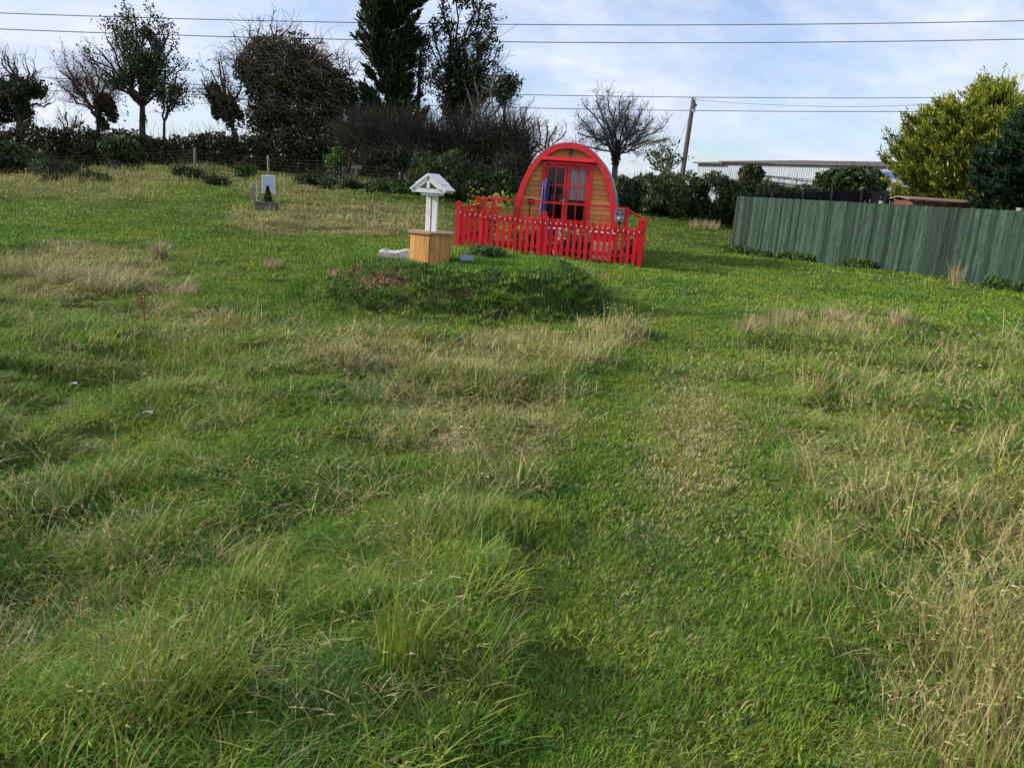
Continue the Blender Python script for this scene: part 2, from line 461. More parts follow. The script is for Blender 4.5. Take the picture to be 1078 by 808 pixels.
def scatter(name, pts, attrs, protos, label, cat):
    c = bpy.data.collections.new(name + '_kinds')
    for i, mb in enumerate(protos):
        o = mb.build('_%s_%02d' % (name, i), GRASS); c.objects.link(o)
    me = bpy.data.meshes.new(name); me.vertices.add(len(pts)); me.vertices.foreach_set('co', pts.ravel().astype(np.float32))
    for k, a in attrs.items():
        a = np.asarray(a)
        if a.dtype.kind == 'i':
            t = me.attributes.new(k, 'INT', 'POINT'); t.data.foreach_set('value', a.astype(np.int32))
        elif a.ndim == 2:
            t = me.attributes.new(k, 'FLOAT_VECTOR', 'POINT'); t.data.foreach_set('vector', a.ravel().astype(np.float32))
        else:
            t = me.attributes.new(k, 'FLOAT', 'POINT'); t.data.foreach_set('value', a.astype(np.float32))
    o = bpy.data.objects.new(name, me); COL.objects.link(o)
    ng = bpy.data.node_groups.new(name + '_nodes', 'GeometryNodeTree')
    ng.interface.new_socket('Geometry', in_out='INPUT', socket_type='NodeSocketGeometry')
    ng.interface.new_socket('Geometry', in_out='OUTPUT', socket_type='NodeSocketGeometry')
    gi = ng.nodes.new('NodeGroupInput'); go = ng.nodes.new('NodeGroupOutput')
    ci = ng.nodes.new('GeometryNodeCollectionInfo'); ci.inputs['Collection'].default_value = c
    ci.inputs['Separate Children'].default_value = True; ci.inputs['Reset Children'].default_value = True
    ip = ng.nodes.new('GeometryNodeInstanceOnPoints'); ip.inputs['Pick Instance'].default_value = True
    def na(nm, dt):
        n = ng.nodes.new('GeometryNodeInputNamedAttribute'); n.data_type = dt; n.inputs[0].default_value = nm
        return [s for s in n.outputs if s.enabled and s.name == 'Attribute'][0]
    er = ng.nodes.new('FunctionNodeEulerToRotation')
    ng.links.new(gi.outputs[0], ip.inputs['Points']); ng.links.new(ci.outputs[0], ip.inputs['Instance'])
    ng.links.new(na('idx', 'INT'), ip.inputs['Instance Index'])
    ng.links.new(na('rot', 'FLOAT_VECTOR'), er.inputs[0]); ng.links.new(er.outputs[0], ip.inputs['Rotation'])
    ng.links.new(na('scl', 'FLOAT_VECTOR'), ip.inputs['Scale'])
    ng.links.new(ip.outputs[0], go.inputs[0])
    md = o.modifiers.new('scatter', 'NODES'); md.node_group = ng
    return tag(o, label, cat, kind='stuff')

BANDS = [(.0, 3.6), (3.6, 7), (7, 12), (12, 20), (20, 40)]
def sample(b, rho):
    d0, d1 = BANDS[b]; a = R((180, 110, 75, 58, 50)[b])
    n = int(rho * a * (d1 * d1 - d0 * d0))
    d = np.sqrt(d0 * d0 + rng.random(n) * (d1 * d1 - d0 * d0)); th = (rng.random(n) * 2 - 1) * a
    x = d * np.sin(th); y = d * np.cos(th)
    return x, y
# footprints where no grass grows (pod deck, well, slab, shed)
POD_YAW = -R(7.5)
def clear(x, y):
    k = np.ones(len(x), bool)
    for (cx, cy, r_) in CLEAR: k &= np.hypot(x - cx, y - cy) > r_
    return k
WELL = on(452.5, 10.6); SLAB = on(421, 10.55)
PA = on(481, 17.9); PB = on(672, 17.2)
CLEAR = [(WELL[0], WELL[1], .30), (SLAB[0] - .12, SLAB[1], .15), (SLAB[0] + .12, SLAB[1], .15)]
def slope_tilt(x, y, k=.6):
    e = .25
    zx = (terrain0(x + e, y) - terrain0(x - e, y)) / (2 * e); zy = (terrain0(x, y + e) - terrain0(x, y - e)) / (2 * e)
    return zx * k, zy * k
def flow(x, y):
    return 2.6 + 3.2 * (fbm(x, y, 1.5, 31) - .5) * 2 + (fbm(x, y, .45, 33) - .5) * 5

WSC = [1, 1.5, 2.4, 4.2, 7.5]
# short mown turf
pts, A = [], dict(idx=[], rot=[], scl=[], dry=[], tone=[])
def push(x, y, z, idx, rz, s, sz, dry, tone, tilt=True):
    pts.append(np.stack([x, y, z], 1))
    tx, ty = slope_tilt(x, y)
    A['idx'].append(idx)
    A['rot'].append(np.stack([ty + rng.normal(size=len(x)) * .06, -tx + rng.normal(size=len(x)) * .06, rz], 1))
    A['scl'].append(np.stack([s, s, sz], 1)); A['dry'].append(np.clip(dry, 0, 1)); A['tone'].append(np.clip(tone, 0, 1))
def flush(name, protos, label, cat):
    global pts, A
    P = np.concatenate(pts); at_ = {k: np.concatenate(v) for k, v in A.items()}
    at_['idx'] = at_['idx'].astype(np.int32)
    o = scatter(name, P, at_, protos, label, cat)
    pts, A = [], dict(idx=[], rot=[], scl=[], dry=[], tone=[])
    return o
RHO_S = [230, 170, 60, 20, 8]
RAD_S = [.10, .12, .19, .34, .6]
prot = []
for b in range(5):
    for k in range(3):
        n = [190, 160, 140, 130, 120][b]
        prot.append(blades(n, RAD_S[b], (.022, .046 if b < 3 else .06), (.0026 * WSC[b], .0044 * WSC[b]), (.2, 1.15), (.2, 1.2), 100 + b * 10 + k, seg=2 if b > 1 else 3, rpow=.6))
for b in range(5):   # small flat leaves among the turf
    for k in range(2):
        prot.append(blades([60, 60, 60, 60, 60][b], RAD_S[b], (.022, .042), (.005 * WSC[b] ** .8, .009 * WSC[b] ** .8), (.4, 1.15), (.1, .5), 200 + b * 10 + k, seg=2, rpow=.6))
for b in range(5):
    x, y = sample(b, RHO_S[b]); kk = clear(x, y); x, y = x[kk], y[kk]
    z = terrain(x, y)
    mwn, dry, gr, px, py, pz = zone(np.stack([x, y, z], 1))
    keep = (mwn > .5) | (rng.random(len(x)) < .5) | (mound(x, y) > .03)
    keep &= y < 36
    # worn strip along the path, yellowish
    worn = np.exp(-((px - 730) / 55) ** 2 - ((py - 455) / 85) ** 2) * .55 + np.exp(-((px - 700) / 100) ** 2 - ((py - 640) / 130) ** 2) * .12
    dd = np.where(mwn > .5, ((.05, .05, .04, .03, .02)[b] + worn * 1.1) + (fbm(x, y, .5, 44) - .5) * .28, dry * .6)
    # bare chips on the mound
    bare = np.zeros(len(x))
    for (a, b_, c, d, e) in DIRT[:5]:
        q = ((px - a) / c) ** 2 + ((py - b_) / d) ** 2
        bare = np.maximum(bare, (q < .9) * .93)
    keep &= rng.random(len(x)) > bare
    onm = mound(x, y) > .03
    x, y, z, mwn, dd, onm, py = [q[keep] for q in (x, y, z, mwn, dd, onm, py)]
    s = (.8 + .5 * rng.random(len(x)))
    sz = s * (.75 + .6 * fbm(x, y, .3, 41)) * np.where(onm, 1.9, 1.0)
    tone = .60 + .8 * (fbm(x, y, .22, 42) - .5) + (.5, .5, .4, .3, .25)[b] * (rng.random(len(x)) - .5) + .3 * (fbm(x, y, 4, 43) - .5) - onm * .6 + .12 * (py > 600) * 0
    kd = np.where(rng.random(len(x)) < (.30, .28, .16, .08, .05)[b], 15 + b * 2 + rng.integers(0, 2, len(x)), b * 3 + rng.integers(0, 3, len(x)))
    push(x, y, z, kd, rng.random(len(x)) * 6.28, s, sz, dd, tone)
flush('mown_grass', prot, 'short mown green turf of the path and the clearings round the mound', 'grass')

# long floppy grass and straw
RHO_L = [105, 70, 30, 10, 4.2]
RAD_L = [.10, .13, .20, .36, .6]
prot = []
for b in range(5):
    s_ = WSC[b] ** .85; n = [75, 75, 80, 90, 90][b]
    for k in range(3):   # flopped green
        prot.append(blades(n, RAD_L[b] * [1, .8, 1.15][k], (.08, .22), (.0024 * s_, .005 * s_), (.25, 1.1), (.5, 2.0), 300 + b * 10 + k, az=[(-1.1, 1.1), (0, 6.283), (-2., 2.)][k], seg=5 if b < 2 else 4 if b < 3 else 3, wander=1.6))
    for k in range(2):   # upright fine
        prot.append(blades(n, RAD_L[b], (.06, .17), (.0024 * s_, .0046 * s_), (.1, 1.0), (.2, 1.5), 330 + b * 10 + k, seg=4 if b < 3 else 3, wander=1.))
    prot.append(blades(int(n * .28), RAD_L[b] * 1.1, (.12, .36), (.0018 * s_, .003 * s_), (.1, 1.1), (.0, 1.4), 360 + b, seg=4 if b < 3 else 3, heads=5 if b < 2 else 3 if b < 4 else 0))
for b in range(5):
    x, y = sample(b, RHO_L[b]); kk = clear(x, y); x, y = x[kk], y[kk]
    z = terrain(x, y)
    mwn, dry, gr, px, py, pz = zone(np.stack([x, y, z], 1))
    clump = fbm(x, y, .55, 51)
    keep = (mwn < .5) & (y < 36) & (rng.random(len(x)) < .5 + .9 * clump)
    keep &= mound(x, y) < .08
    x, y, z, dry, gr, px, py, clump = [q[keep] for q in (x, y, z, dry, gr, px, py, clump)]
    u = rng.random(len(x))
    pd = .10 + .26 * dry
    kind = np.where(u < pd, 5, np.where(u < pd + .28, 3 + (rng.random(len(x)) < .5), rng.integers(0, 3, len(x))))
    h = (.42 + .85 * gr) * (.28 + 1.5 * sstep(.25, .8, fbm(x, y, .34, 58)))
    h = np.where(px > 1010, h * 1.15, h) * np.where(py < 330, .72, 1.0)
    s = .8 + .45 * rng.random(len(x))
    dd = np.where(kind == 5, .75 + .25 * rng.random(len(x)), np.clip(.11 + dry * .85 + .6 * (fbm(x, y, .3, 57) - .5), .02, .9))
    tone = .36 + 1.4 * (fbm(x, y, .45, 55) - .5) + .8 * (rng.random(len(x)) - .5)
    push(x, y, z - .01, b * 6 + kind, flow(x, y) + rng.normal(size=len(x)) * .8, s, h * (.85 + .3 * rng.random(len(x))), dd, tone)
flush('long_grass', prot, 'long uncut meadow grass with straw coloured stems flopped in swirls', 'grass')

#PART2
# ------------------------------------------------------------------ palette
RED = pmat('red_paint', (.66, .010, .018), (.52, .009, .016), 6, .38, .12, spec=.4, use_r=True, r_amt=.22, dirt=((.30, .03, .03), 3, .35))
REDT = pmat('red_trim', (.72, .010, .020), (.60, .009, .018), 4, .32, .06, spec=.45, coat=.2)
CLAD = pmat('stained_cladding', (.78, .37, .095), (.62, .28, .07), 3, .5, .2, stretch=(1, 1, 14), use_r=True, r_amt=.28, spec=.35)
ROOFM = pmat('teal_shingle', (.10, .19, .21), (.15, .24, .26), 8, .45, .3, spec=.5)
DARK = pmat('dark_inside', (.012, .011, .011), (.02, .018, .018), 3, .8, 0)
BLACK = pmat('black_plastic', (.012, .012, .013), (.02, .02, .021), 5, .4, .1)
WHITE = pmat('white_paint', (.80, .80, .77), (.70, .70, .67), 5, .5, .1, spec=.35, dirt=((.42, .42, .33), 5, .35))
PINE = pmat('fresh_pine', (.62, .31, .085), (.40, .19, .055), 2.2, .6, .2, stretch=(7, 7, .8), use_r=True, r_amt=.25, dirt=((.16, .08, .03), 4, .5))
DECKW = pmat('deck_boards', (.20, .12, .07), (.13, .075, .045), 3, .7, .2, stretch=(1, 8, 1))
STONE = pmat('pale_concrete', (.60, .57, .53), (.38, .35, .33), 30, .9, .9, bscale=60)
GREYS = pmat('grey_stone', (.16, .155, .14), (.09, .088, .08), 9, .9, .6)
STEEL = pmat('galvanised', (.42, .44, .46), (.33, .35, .37), 6, .45, .05, metal=.7)
GREYP = pmat('grey_casting', (.20, .235, .27), (.15, .18, .21), 14, .6, .2)
CREAM = pmat('cream_timber', (.66, .50, .31), (.50, .36, .20), 3, .65, .2, stretch=(1, 1, 10), use_r=True, r_amt=.2)
TERRA = pmat('terracotta', (.36, .13, .06), (.27, .10, .05), 6, .8, .2)
PURP = pmat('purple_cloth', (.030, .026, .11), (.05, .04, .15), 5, .75, .1)
LILAC = pmat('lilac_cloth', (.20, .15, .36), (.15, .11, .28), 5, .8, .1)
CURT = pmat('pale_curtain', (.55, .56, .56), (.42, .43, .44), 4, .85, .1, stretch=(12, 1, 1))
FGREEN = pmat('fence_green', (.046, .080, .056), (.009, .022, .016), 2.5, .85, .6, stretch=(13, 13, .8), use_r=True, r_amt=.6, spec=.25, dirt=((.012, .022, .018), 6, .8))
FBLACK = pmat('fence_black', (.007, .008, .010), (.013, .015, .017), 2, .8, .3, stretch=(1, 1, 6), use_r=True, r_amt=.3)
REDBR = pmat('red_brown_timber', (.19, .055, .040), (.12, .038, .030), 3, .75, .2, stretch=(8, 8, 1), use_r=True, r_amt=.3)
FELT = pmat('weathered_felt', (.24, .16, .14), (.17, .12, .11), 5, .85, .3)
SHEET = pmat('white_sheeting', (.40, .45, .49), (.31, .36, .41), 1.5, .5, 0, stretch=(3, 3, .3), dirt=((.30, .27, .24), .8, .4))
RUST = pmat('rusty_roof', (.12, .075, .058), (.085, .055, .045), 2, .7, .2)
BLUE = pmat('blue_tarp', (.06, .13, .48), (.09, .18, .55), 2, .45, .4)
PALEB = pmat('pale_blue_sheet', (.52, .60, .78), (.42, .50, .70), 2, .5, .3)
POLEW = pmat('pole_timber', (.15, .115, .09), (.09, .07, .055), 3, .8, .3, stretch=(9, 9, .7))
WIREM = pmat('line_cable', (.20, .22, .26), (.24, .26, .30), 2, .6, 0)
POSTW = pmat('weathered_post', (.30, .27, .22), (.20, .18, .14), 8, .85, .3, stretch=(4, 4, 1))
BARK = pmat('bark', (.042, .034, .028), (.075, .062, .050), 6, .9, .5, stretch=(3, 3, .6))
BARKR = pmat('reddish_twigs', (.115, .070, .052), (.085, .052, .040), 3, .9, .1)
TWIG = pmat('grey_twigs', (.17, .145, .12), (.11, .09, .075), 3, .9, .1)
PAPER = pmat('paper', (.62, .63, .62), (.5, .5, .5), 9, .8, .1)
SOLAR = pmat('solar_cell', (.14, .19, .24), (.20, .25, .30), 9, .15, 0, spec=.6)
CHIP = pmat('bark_chip', (.34, .20, .13), (.20, .11, .07), 20, .9, .2, use_r=True, r_amt=.4)
def bulbmat():
    m, nt, out = newmat('warm_bulb')
    p = N(nt, 'ShaderNodeBsdfPrincipled', Roughness=.2); p.inputs['Base Color'].default_value = (.75, .60, .45, 1)
    L(nt, p.outputs[0], out.inputs[0]); return m
BULB = bulbmat()
def glassmat():
    m, nt, out = newmat('window_glass')
    p = N(nt, 'ShaderNodeBsdfPrincipled', Roughness=.04); p.inputs['Base Color'].default_value = (.9, .92, .95, 1)
    p.inputs['Transmission Weight'].default_value = 0; p.inputs['Specular IOR Level'].default_value = .6
    t = N(nt, 'ShaderNodeBsdfTransparent'); gl = N(nt, 'ShaderNodeBsdfGlossy', Roughness=.03)
    fr = N(nt, 'ShaderNodeFresnel', IOR=1.5)
    f = math_(nt, 'MULTIPLY_ADD', fr.outputs[0], .5, .02)
    mx = N(nt, 'ShaderNodeMixShader'); L(nt, f, mx.inputs[0]); L(nt, t.outputs[0], mx.inputs[1]); L(nt, gl.outputs[0], mx.inputs[2])
    L(nt, mx.outputs[0], out.inputs[0]); return m
GLASS = glassmat()
IVY = leafmat('ivy_leaves', [(.012, .024, .009), (.024, .042, .012), (.052, .070, .020)], .12, .8)
IVYB = leafmat('brownish_ivy', [(.024, .034, .012), (.042, .056, .018), (.085, .082, .030)], .12, .8)
ASH = leafmat('late_ash_leaves', [(.022, .045, .016), (.042, .075, .024), (.085, .10, .035)], .2, .8)
GORSE = leafmat('gorse_spines', [(.020, .042, .014), (.045, .078, .022), (.095, .125, .040)], .15, .9)
BRAM = leafmat('bramble_leaves', [(.018, .026, .012), (.034, .046, .018), (.075, .070, .030)], .12, .7)
CONI = leafmat('dark_conifer_sprays', [(.014, .034, .016), (.024, .052, .020), (.045, .080, .026)], .1, .7)
GOLD = leafmat('golden_conifer_sprays', [(.022, .055, .014), (.045, .095, .018), (.09, .14, .022)], .2, .9, tipcol=(.42, .43, .04))
YELL = leafmat('yellow_green_leaves', [(.16, .20, .03), (.30, .30, .04), (.42, .34, .05)], .3, 3)
LOWG = leafmat('low_green_leaves', [(.03, .07, .018), (.06, .12, .025), (.11, .17, .035)], .25, 1.5)
DOCKM = leafmat('rusty_dock_seed', [(.14, .045, .022), (.20, .07, .03), (.28, .12, .05)], .1, 5)
STRAW = leafmat('dead_straw', [(.25, .21, .10), (.39, .33, .17), (.52, .45, .26)], .25, 3)

# ------------------------------------------------------------------ foliage helpers
def n3(P, s, o=0):
    return (vnoise(P[:, 0] + P[:, 2] * .7, P[:, 1] - P[:, 2] * .4, s, o) + vnoise(P[:, 0] * .8 - P[:, 1] * .5, P[:, 2], s, o + 3)) / 2
def leafquads(mb, P, size, q, aspect=1.6, axis=None, spread=1.0, t=0, rb=None):
    n = len(P)
    if not n: return
    a = q.normal(size=(n, 3)) * spread
    if axis is not None: a = a + np.asarray(axis)
    a /= np.linalg.norm(a, axis=1, keepdims=True)
    b = np.cross(a, q.normal(size=(n, 3))); b /= np.maximum(np.linalg.norm(b, axis=1, keepdims=True), 1e-6)
    s = size * (.6 + .8 * q.random(n))[:, None]
    A_ = a * s * aspect / 2; B_ = b * s / 2
    v = np.stack([P - A_, P + B_ - A_ * .15, P + A_, P - B_ - A_ * .15], 1).reshape(-1, 3)
    r = q.random(n) if rb is None else np.clip(rb + .25 * (q.random(n) - .5), 0, 1)
    t = np.broadcast_to(np.asarray(t, float), (n,))
    mb.add(v, np.arange(4 * n).reshape(-1, 4), r=np.repeat(r, 4), t=np.repeat(t, 4))
def cloud(q, n, blobs, inner=.35, lump=.35, gap=.0, gs=.6, ls=.9, flat=0):
    """points in the outer part of lumpy ellipsoids; blobs: (centre, (rx, ry, rz))"""
    vol = np.array([r[0] * r[1] * r[2] for c, r in blobs]) ** .75; vol = vol / vol.sum()
    out = []
    for (c, r), w_ in zip(blobs, vol):
        k = max(1, int(n * w_))
        d = q.normal(size=(k, 3)); d /= np.linalg.norm(d, axis=1, keepdims=True)
        if flat: d[:, 2] = np.where(d[:, 2] < -.3, -d[:, 2], d[:, 2])
        rad = inner + (1 - inner) * q.random(k) ** .6
        P = np.asarray(c) + d * np.asarray(r)
        f = 1 + lump * 2 * (n3(P, ls) - .5) + lump * (n3(P, ls * .35, 5) - .5)
        P = np.asarray(c) + d * np.asarray(r) * (rad * f)[:, None]
        if gap:
            g_ = n3(P, gs, 9); P = P[g_ > gap * (.85 + .3 * q.random(k))]
        out.append(P)
    return np.concatenate(out)
def unit(v): v = np.asarray(v, float); return v / max(np.linalg.norm(v), 1e-9)
def wander(q, p, d, Ln, k, jit, up=0.0, droop=0.0):
    pts = [np.array(p, float)]; d = unit(d)
    for i in range(k):
        d = unit(d + q.normal(size=3) * jit + np.array([0, 0, up - droop * (i / k)]))
        pts.append(pts[-1] + d * Ln / k)
    return np.array(pts), d
def curve(p0, p1, q, k=5, jit=.06, sag=0.0, startup=.5):
    p0 = np.array(p0, float); p1 = np.array(p1, float); Ln = np.linalg.norm(p1 - p0)
    c = p0 + np.array([0, 0, Ln * startup]) * .6 + (p1 - p0) * .2
    t = np.linspace(0, 1, k + 1)[:, None]
    P = (1 - t) ** 2 * p0 + 2 * t * (1 - t) * c + t ** 2 * p1
    P[1:-1] += q.normal(size=(k - 1, 3)) * jit * Ln / k
    return P
def branchy(mb, q, limb, r0, n2=7, L2=1.0, n3_=5, L3=.45, r2=.02, r3=.009, up=.12, t0=.3, spread=.75, n4=0, L4=.2):
    """secondary branches and twigs along a limb; returns twig points"""
    tips = []
    k = len(limb)
    for i in range(n2):
        t = t0 + (1 - t0) * (i + q.random()) / n2
        j = min(int(t * (k - 1)), k - 2); f = t * (k - 1) - j
        p = limb[j] * (1 - f) + limb[j + 1] * f
        d = unit(unit(limb[j + 1] - limb[j]) * .8 + q.normal(size=3) * spread + [0, 0, up])
        P, d2 = wander(q, p, d, L2 * (.6 + .7 * q.random()) * (1.25 - .5 * t), 4, .16, up)
        mb.tube(P, np.linspace(r2, r3, 5), 4, cap=False)
        for m_ in range(n3_):
            tt = .2 + .8 * (m_ + q.random()) / n3_; jj = min(int(tt * 4), 3); ff = tt * 4 - jj
            pp = P[jj] * (1 - ff) + P[jj + 1] * ff
            d3 = unit(unit(P[jj + 1] - P[jj]) * .8 + q.normal(size=3) * .7 + [0, 0, up])
            Q, _ = wander(q, pp, d3, L3 * (.5 + .9 * q.random()), 3, .2, up)
            mb.tube(Q, np.linspace(r3, r3 * .45, 4), 3, cap=False); tips.append(Q[1:])
            for z_ in range(n4):
                a_ = Q[1 + int(q.random() * 2)]; d4 = unit(unit(Q[-1] - Q[0]) * .7 + q.normal(size=3) * .8)
                S, _ = wander(q, a_, d4, L4 * (.5 + q.random()), 2, .2, up)
                mb.tube(S, [r3 * .6, r3 * .5, r3 * .35], 3, cap=False)
    return np.concatenate(tips) if tips else np.zeros((0, 3))
def rel(mb, name, mat, parent, base, smooth=False):
    o = mb.build(name, mat, None, smooth)
    me = o.data
    co = np.empty(len(me.vertices) * 3, np.float32); me.vertices.foreach_get('co', co)
    co = co.reshape(-1, 3) - np.array(base, np.float32); me.vertices.foreach_set('co', co.ravel()); me.update()
    o.parent = parent
    return o
def zat(px, Y):
    p = on(px, Y); return p

# ------------------------------------------------------------------ arched camping pod
PODY = 19.3
pb = on(591.5, PODY); pb[2] -= .02
podE = thing('camping_pod', 'small arched timber camping pod with orange cladding and bright red curved trim', 'camping pod', pb, POD_YAW)
apex = at(594, 150, PODY)[2] - pb[2]
HW, ZC = 1.27, .62
def arch(off, n=40, zb=.16):
    a = HW - off; b = apex - ZC - off
    pts = [(-a * .985, zb)]
    for i in range(n + 1):
        t = math.pi * (1 - i / n); c, s = math.cos(t), math.sin(t)
        e = .93
        pts.append((a * math.copysign(abs(c) ** e, c), ZC + b * abs(s) ** .98))
    pts.append((a * .985, zb)); return np.array(pts)
def archw(z, off):
    a = HW - off; b = apex - ZC - off
    if z <= ZC: return a * (.985 + .015 * max(0, z) / ZC)
    s = min(1, ((z - ZC) / b) ** (1 / .98))
    return a * (math.sqrt(max(0, 1 - s * s)) ** .93)
def ring(po, pi, y0, y1):
    n = len(po); mb = MB()
    v = np.concatenate([np.stack([p[:, 0], np.full(n, y), p[:, 1]], 1) for p in (po, pi) for y in (y0, y1)])
    f = []
    for i in range(n - 1):
        f += [[i, i + 1, n + i + 1, n + i], [2 * n + i, 3 * n + i, 3 * n + i + 1, 2 * n + i + 1], [i, 2 * n + i, 2 * n + i + 1, i + 1], [n + i, n + i + 1, 3 * n + i + 1, 3 * n + i]]
    for i in (0, n - 1): f.append([i, n + i, 3 * n + i, 2 * n + i])
    mb.add(v, f); return mb
ring(arch(0), arch(.135), -.14, -.06).build('arch_trim', REDT, podE)
ring(arch(.0), arch(.03), -.058, -.02).build('trim_edge', DARK, podE)
ring(arch(-.012), arch(.05), -.018, 3.3).build('roof', ROOFM, podE, True)
ring(arch(0), arch(.135), 3.303, 3.36).build('rear_trim', REDT, podE, True)
# cladding boards, split round the door opening
DX, DZ0, DC = .555, .30, -.02
DZ1 = at(592, 171.0, PODY - .1)[2] - pb[2]; print('POD', pb, apex, DZ1)
mb = MB(); z = .16; bh = .118
while z < apex - .14:
    z1 = min(z + bh - .007, apex - .142); rr_ = rng.random()
    for (za, zb_) in ([(z, z1)] if not (z < DZ1 < z1) else [(z, DZ1 - .002), (DZ1, z1)]):
        wa, wb = archw(za, .13), archw(zb_, .13)
        spans = [(-1, 1)] if (za >= DZ1 - .003) else [(-1, 0), (0, 1)]
        for s in spans:
            la = -wa if s[0] < 0 else DC + DX; lb = -wb if s[0] < 0 else DC + DX
            ra = wa if s[1] > 0 else DC - DX; rb_ = wb if s[1] > 0 else DC - DX
            if ra - la < .01 or rb_ - lb < 0: continue
            y0, y1 = 0.0, .04
            mb.add([[la, y0 - .004, za], [ra, y0 - .004, za], [rb_, y0 + .006, zb_], [lb, y0 + .006, zb_], [la, y1, za], [ra, y1, za], [rb_, y1, zb_], [lb, y1, zb_]],
                   [[0, 1, 2, 3], [5, 4, 7, 6], [0, 4, 5, 1], [3, 2, 6, 7], [0, 3, 7, 4], [1, 5, 6, 2]], r=rr_)
    z += bh
mb.build('front_wall', CLAD, podE)
pl = arch(.13)
mb = MB(); mb.prism([(p[0], p[1]) for p in pl], .04, Matrix.Translation((0, 3.25, 0))); mb.build('rear_wall', CLAD, podE)
mb = MB(); mb.prism([(p[0] * .98, p[1] * .99) for p in pl], .02, Matrix.Translation((0, 2.9, 0))); mb.build('inner_partition', DARK, podE)  # added dark sheet painting the unlit depth of the pod behind the panes
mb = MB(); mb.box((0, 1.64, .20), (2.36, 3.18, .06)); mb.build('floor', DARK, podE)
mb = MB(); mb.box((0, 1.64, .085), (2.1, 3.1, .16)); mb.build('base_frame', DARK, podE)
mb = MB(); mb.box((-.3, 2.5, .48), (1.5, 1.2, .46)); mb.build('bed', PURP, podE)
# frame
mb = MB()
for s in (-1, 1): mb.box((DC + s * (DX + .012), -.03, (DZ0 + DZ1) / 2), (.075, .12, DZ1 - DZ0))
mb.box((DC, -.03, DZ1 - .02), (2 * DX - .055, .12, .06)); mb.box((DC, -.03, DZ0 - .02), (2 * DX + .09, .12, .04))
mb.build('door_frame', RED, podE)
mb = MB(); mb.box((DC, -.085, DZ1 + .062), (2 * DX + .16, .14, .085), Matrix.Rotation(R(-18), 3, 'X')); mb.build('door_canopy', REDT, podE)
def door_leaf(side):
    lw = DX - .03; x0 = DC + (0 if side > 0 else -lw) + side * .003; x1 = x0 + lw - .003
    zb, zt = DZ0 + .012, DZ1 - .056
    mb = MB(); y = -.02; th = .05
    def bar(a, b, c, d, yy=0, t_=th): mb.box(((a + b) / 2, y + yy, (c + d) / 2), (b - a, t_, d - c))
    st = .062
    bar(x0, x0 + st, zb, zt); bar(x1 - st, x1, zb, zt)
    rows = [zb, zb + .10, zb + .46, zb + .54]      # bottom rail, lower glass, mid rail
    bar(x0 + st, x1 - st, zb, zb + .10); bar(x0 + st, x1 - st, zb + .42, zb + .51); bar(x0 + st, x1 - st, zt - .075, zt)
    xm = (x0 + x1) / 2
    bar(xm - .014, xm + .014, zb + .10, zb + .42, 0, .044); bar(xm - .014, xm + .014, zb + .51, zt - .075, 0, .044)
    h = (zt - .075 - zb - .51) / 3
    for k in (1, 2):
        zz_ = zb + .51 + h * k
        bar(x0 + st, xm - .014, zz_ - .013, zz_ + .013, 0, .042); bar(xm + .014, x1 - st, zz_ - .013, zz_ + .013, 0, .042)
    d = mb.build('door', RED, podE)
    g_ = MB(); g_.add([[x0 + .02, -.015, zb + .05], [x1 - .02, -.015, zb + .05], [x1 - .02, -.015, zt - .03], [x0 + .02, -.015, zt - .03]], [[0, 1, 2, 3]])
    g_.build('pane', GLASS, d)
    if side < 0:
        hm = MB(); hm.box((x1 - .03, -.052, 1.24), (.03, .012, .17)); hm.tube([(x1 - .03, -.06, 1.27), (x1 - .03, -.095, 1.27), (x1 - .13, -.098, 1.265)], .009, 6)
        hm.build('handle', STEEL, d)
    return x0, x1
door_leaf(-1); rx0, rx1 = door_leaf(1)
# curtain inside the right leaf, lilac drape below painting the purple reflection in the panes
def drape(x0, x1, z0, z1, y, amp=.02, n=28, waves=6):
    xs = np.linspace(x0, x1, n); v = []
    for z in (z0, (z0 + z1) / 2, z1):
        v += [[x, y + amp * math.sin(waves * 2 * math.pi * (x - x0) / (x1 - x0)), z] for x in xs]
    v = np.array(v); f = []
    for a in range(2):
        for i in range(n - 1): f.append([a * n + i, a * n + i + 1, (a + 1) * n + i + 1, (a + 1) * n + i])
    return MB().add(v, f)
drape(rx0 + .03, rx1, 1.30, 2.2, .075).build('curtain', CURT, podE)
drape(DC - DX + .03, DC + DX - .04, .3, .74, .12, .03).build('lower_curtain', LILAC, podE)
# lantern, vent, cable
LZ = (DZ1 + apex) / 2 + .0
mb = MB(); mb.box((.02, -.02, LZ + .005), (.07, .03, .12)); mb.tube([(.02, -.03, LZ + .05), (.02, -.09, LZ + .06), (.02, -.12, LZ + .035)], .012)
mb.tube([(.02, -.12, LZ + .035), (.02, -.12, LZ)], [.018, .055], 6); mb.tube([(.02, -.12, LZ - .10), (.02, -.12, LZ - .11)], [.04, .03], 6)
mb.tube([(.02, -.12, LZ + .03), (.02, -.12, LZ - .105)], .006); lamp = mb.build('wall_lantern', BLACK, podE); mb = MB(); mb.tube([(.02, -.12, LZ), (.02, -.12, LZ - .10)], [.045, .036], 6); mb.build('lantern_glass', GLASS, lamp)
mb = MB(); mb.box((-.86, -.05, 1.20), (.15, .085, .10)); mb.box((-.86, -.098, 1.215), (.11, .012, .05)); mb.build('vent_cover', BLACK, podE)
mb = MB(); mb.tube([(-.885, -.016, 1.16), (-.885, -.016, .3)], .008, 5); mb.build('cable', BLACK, podE)

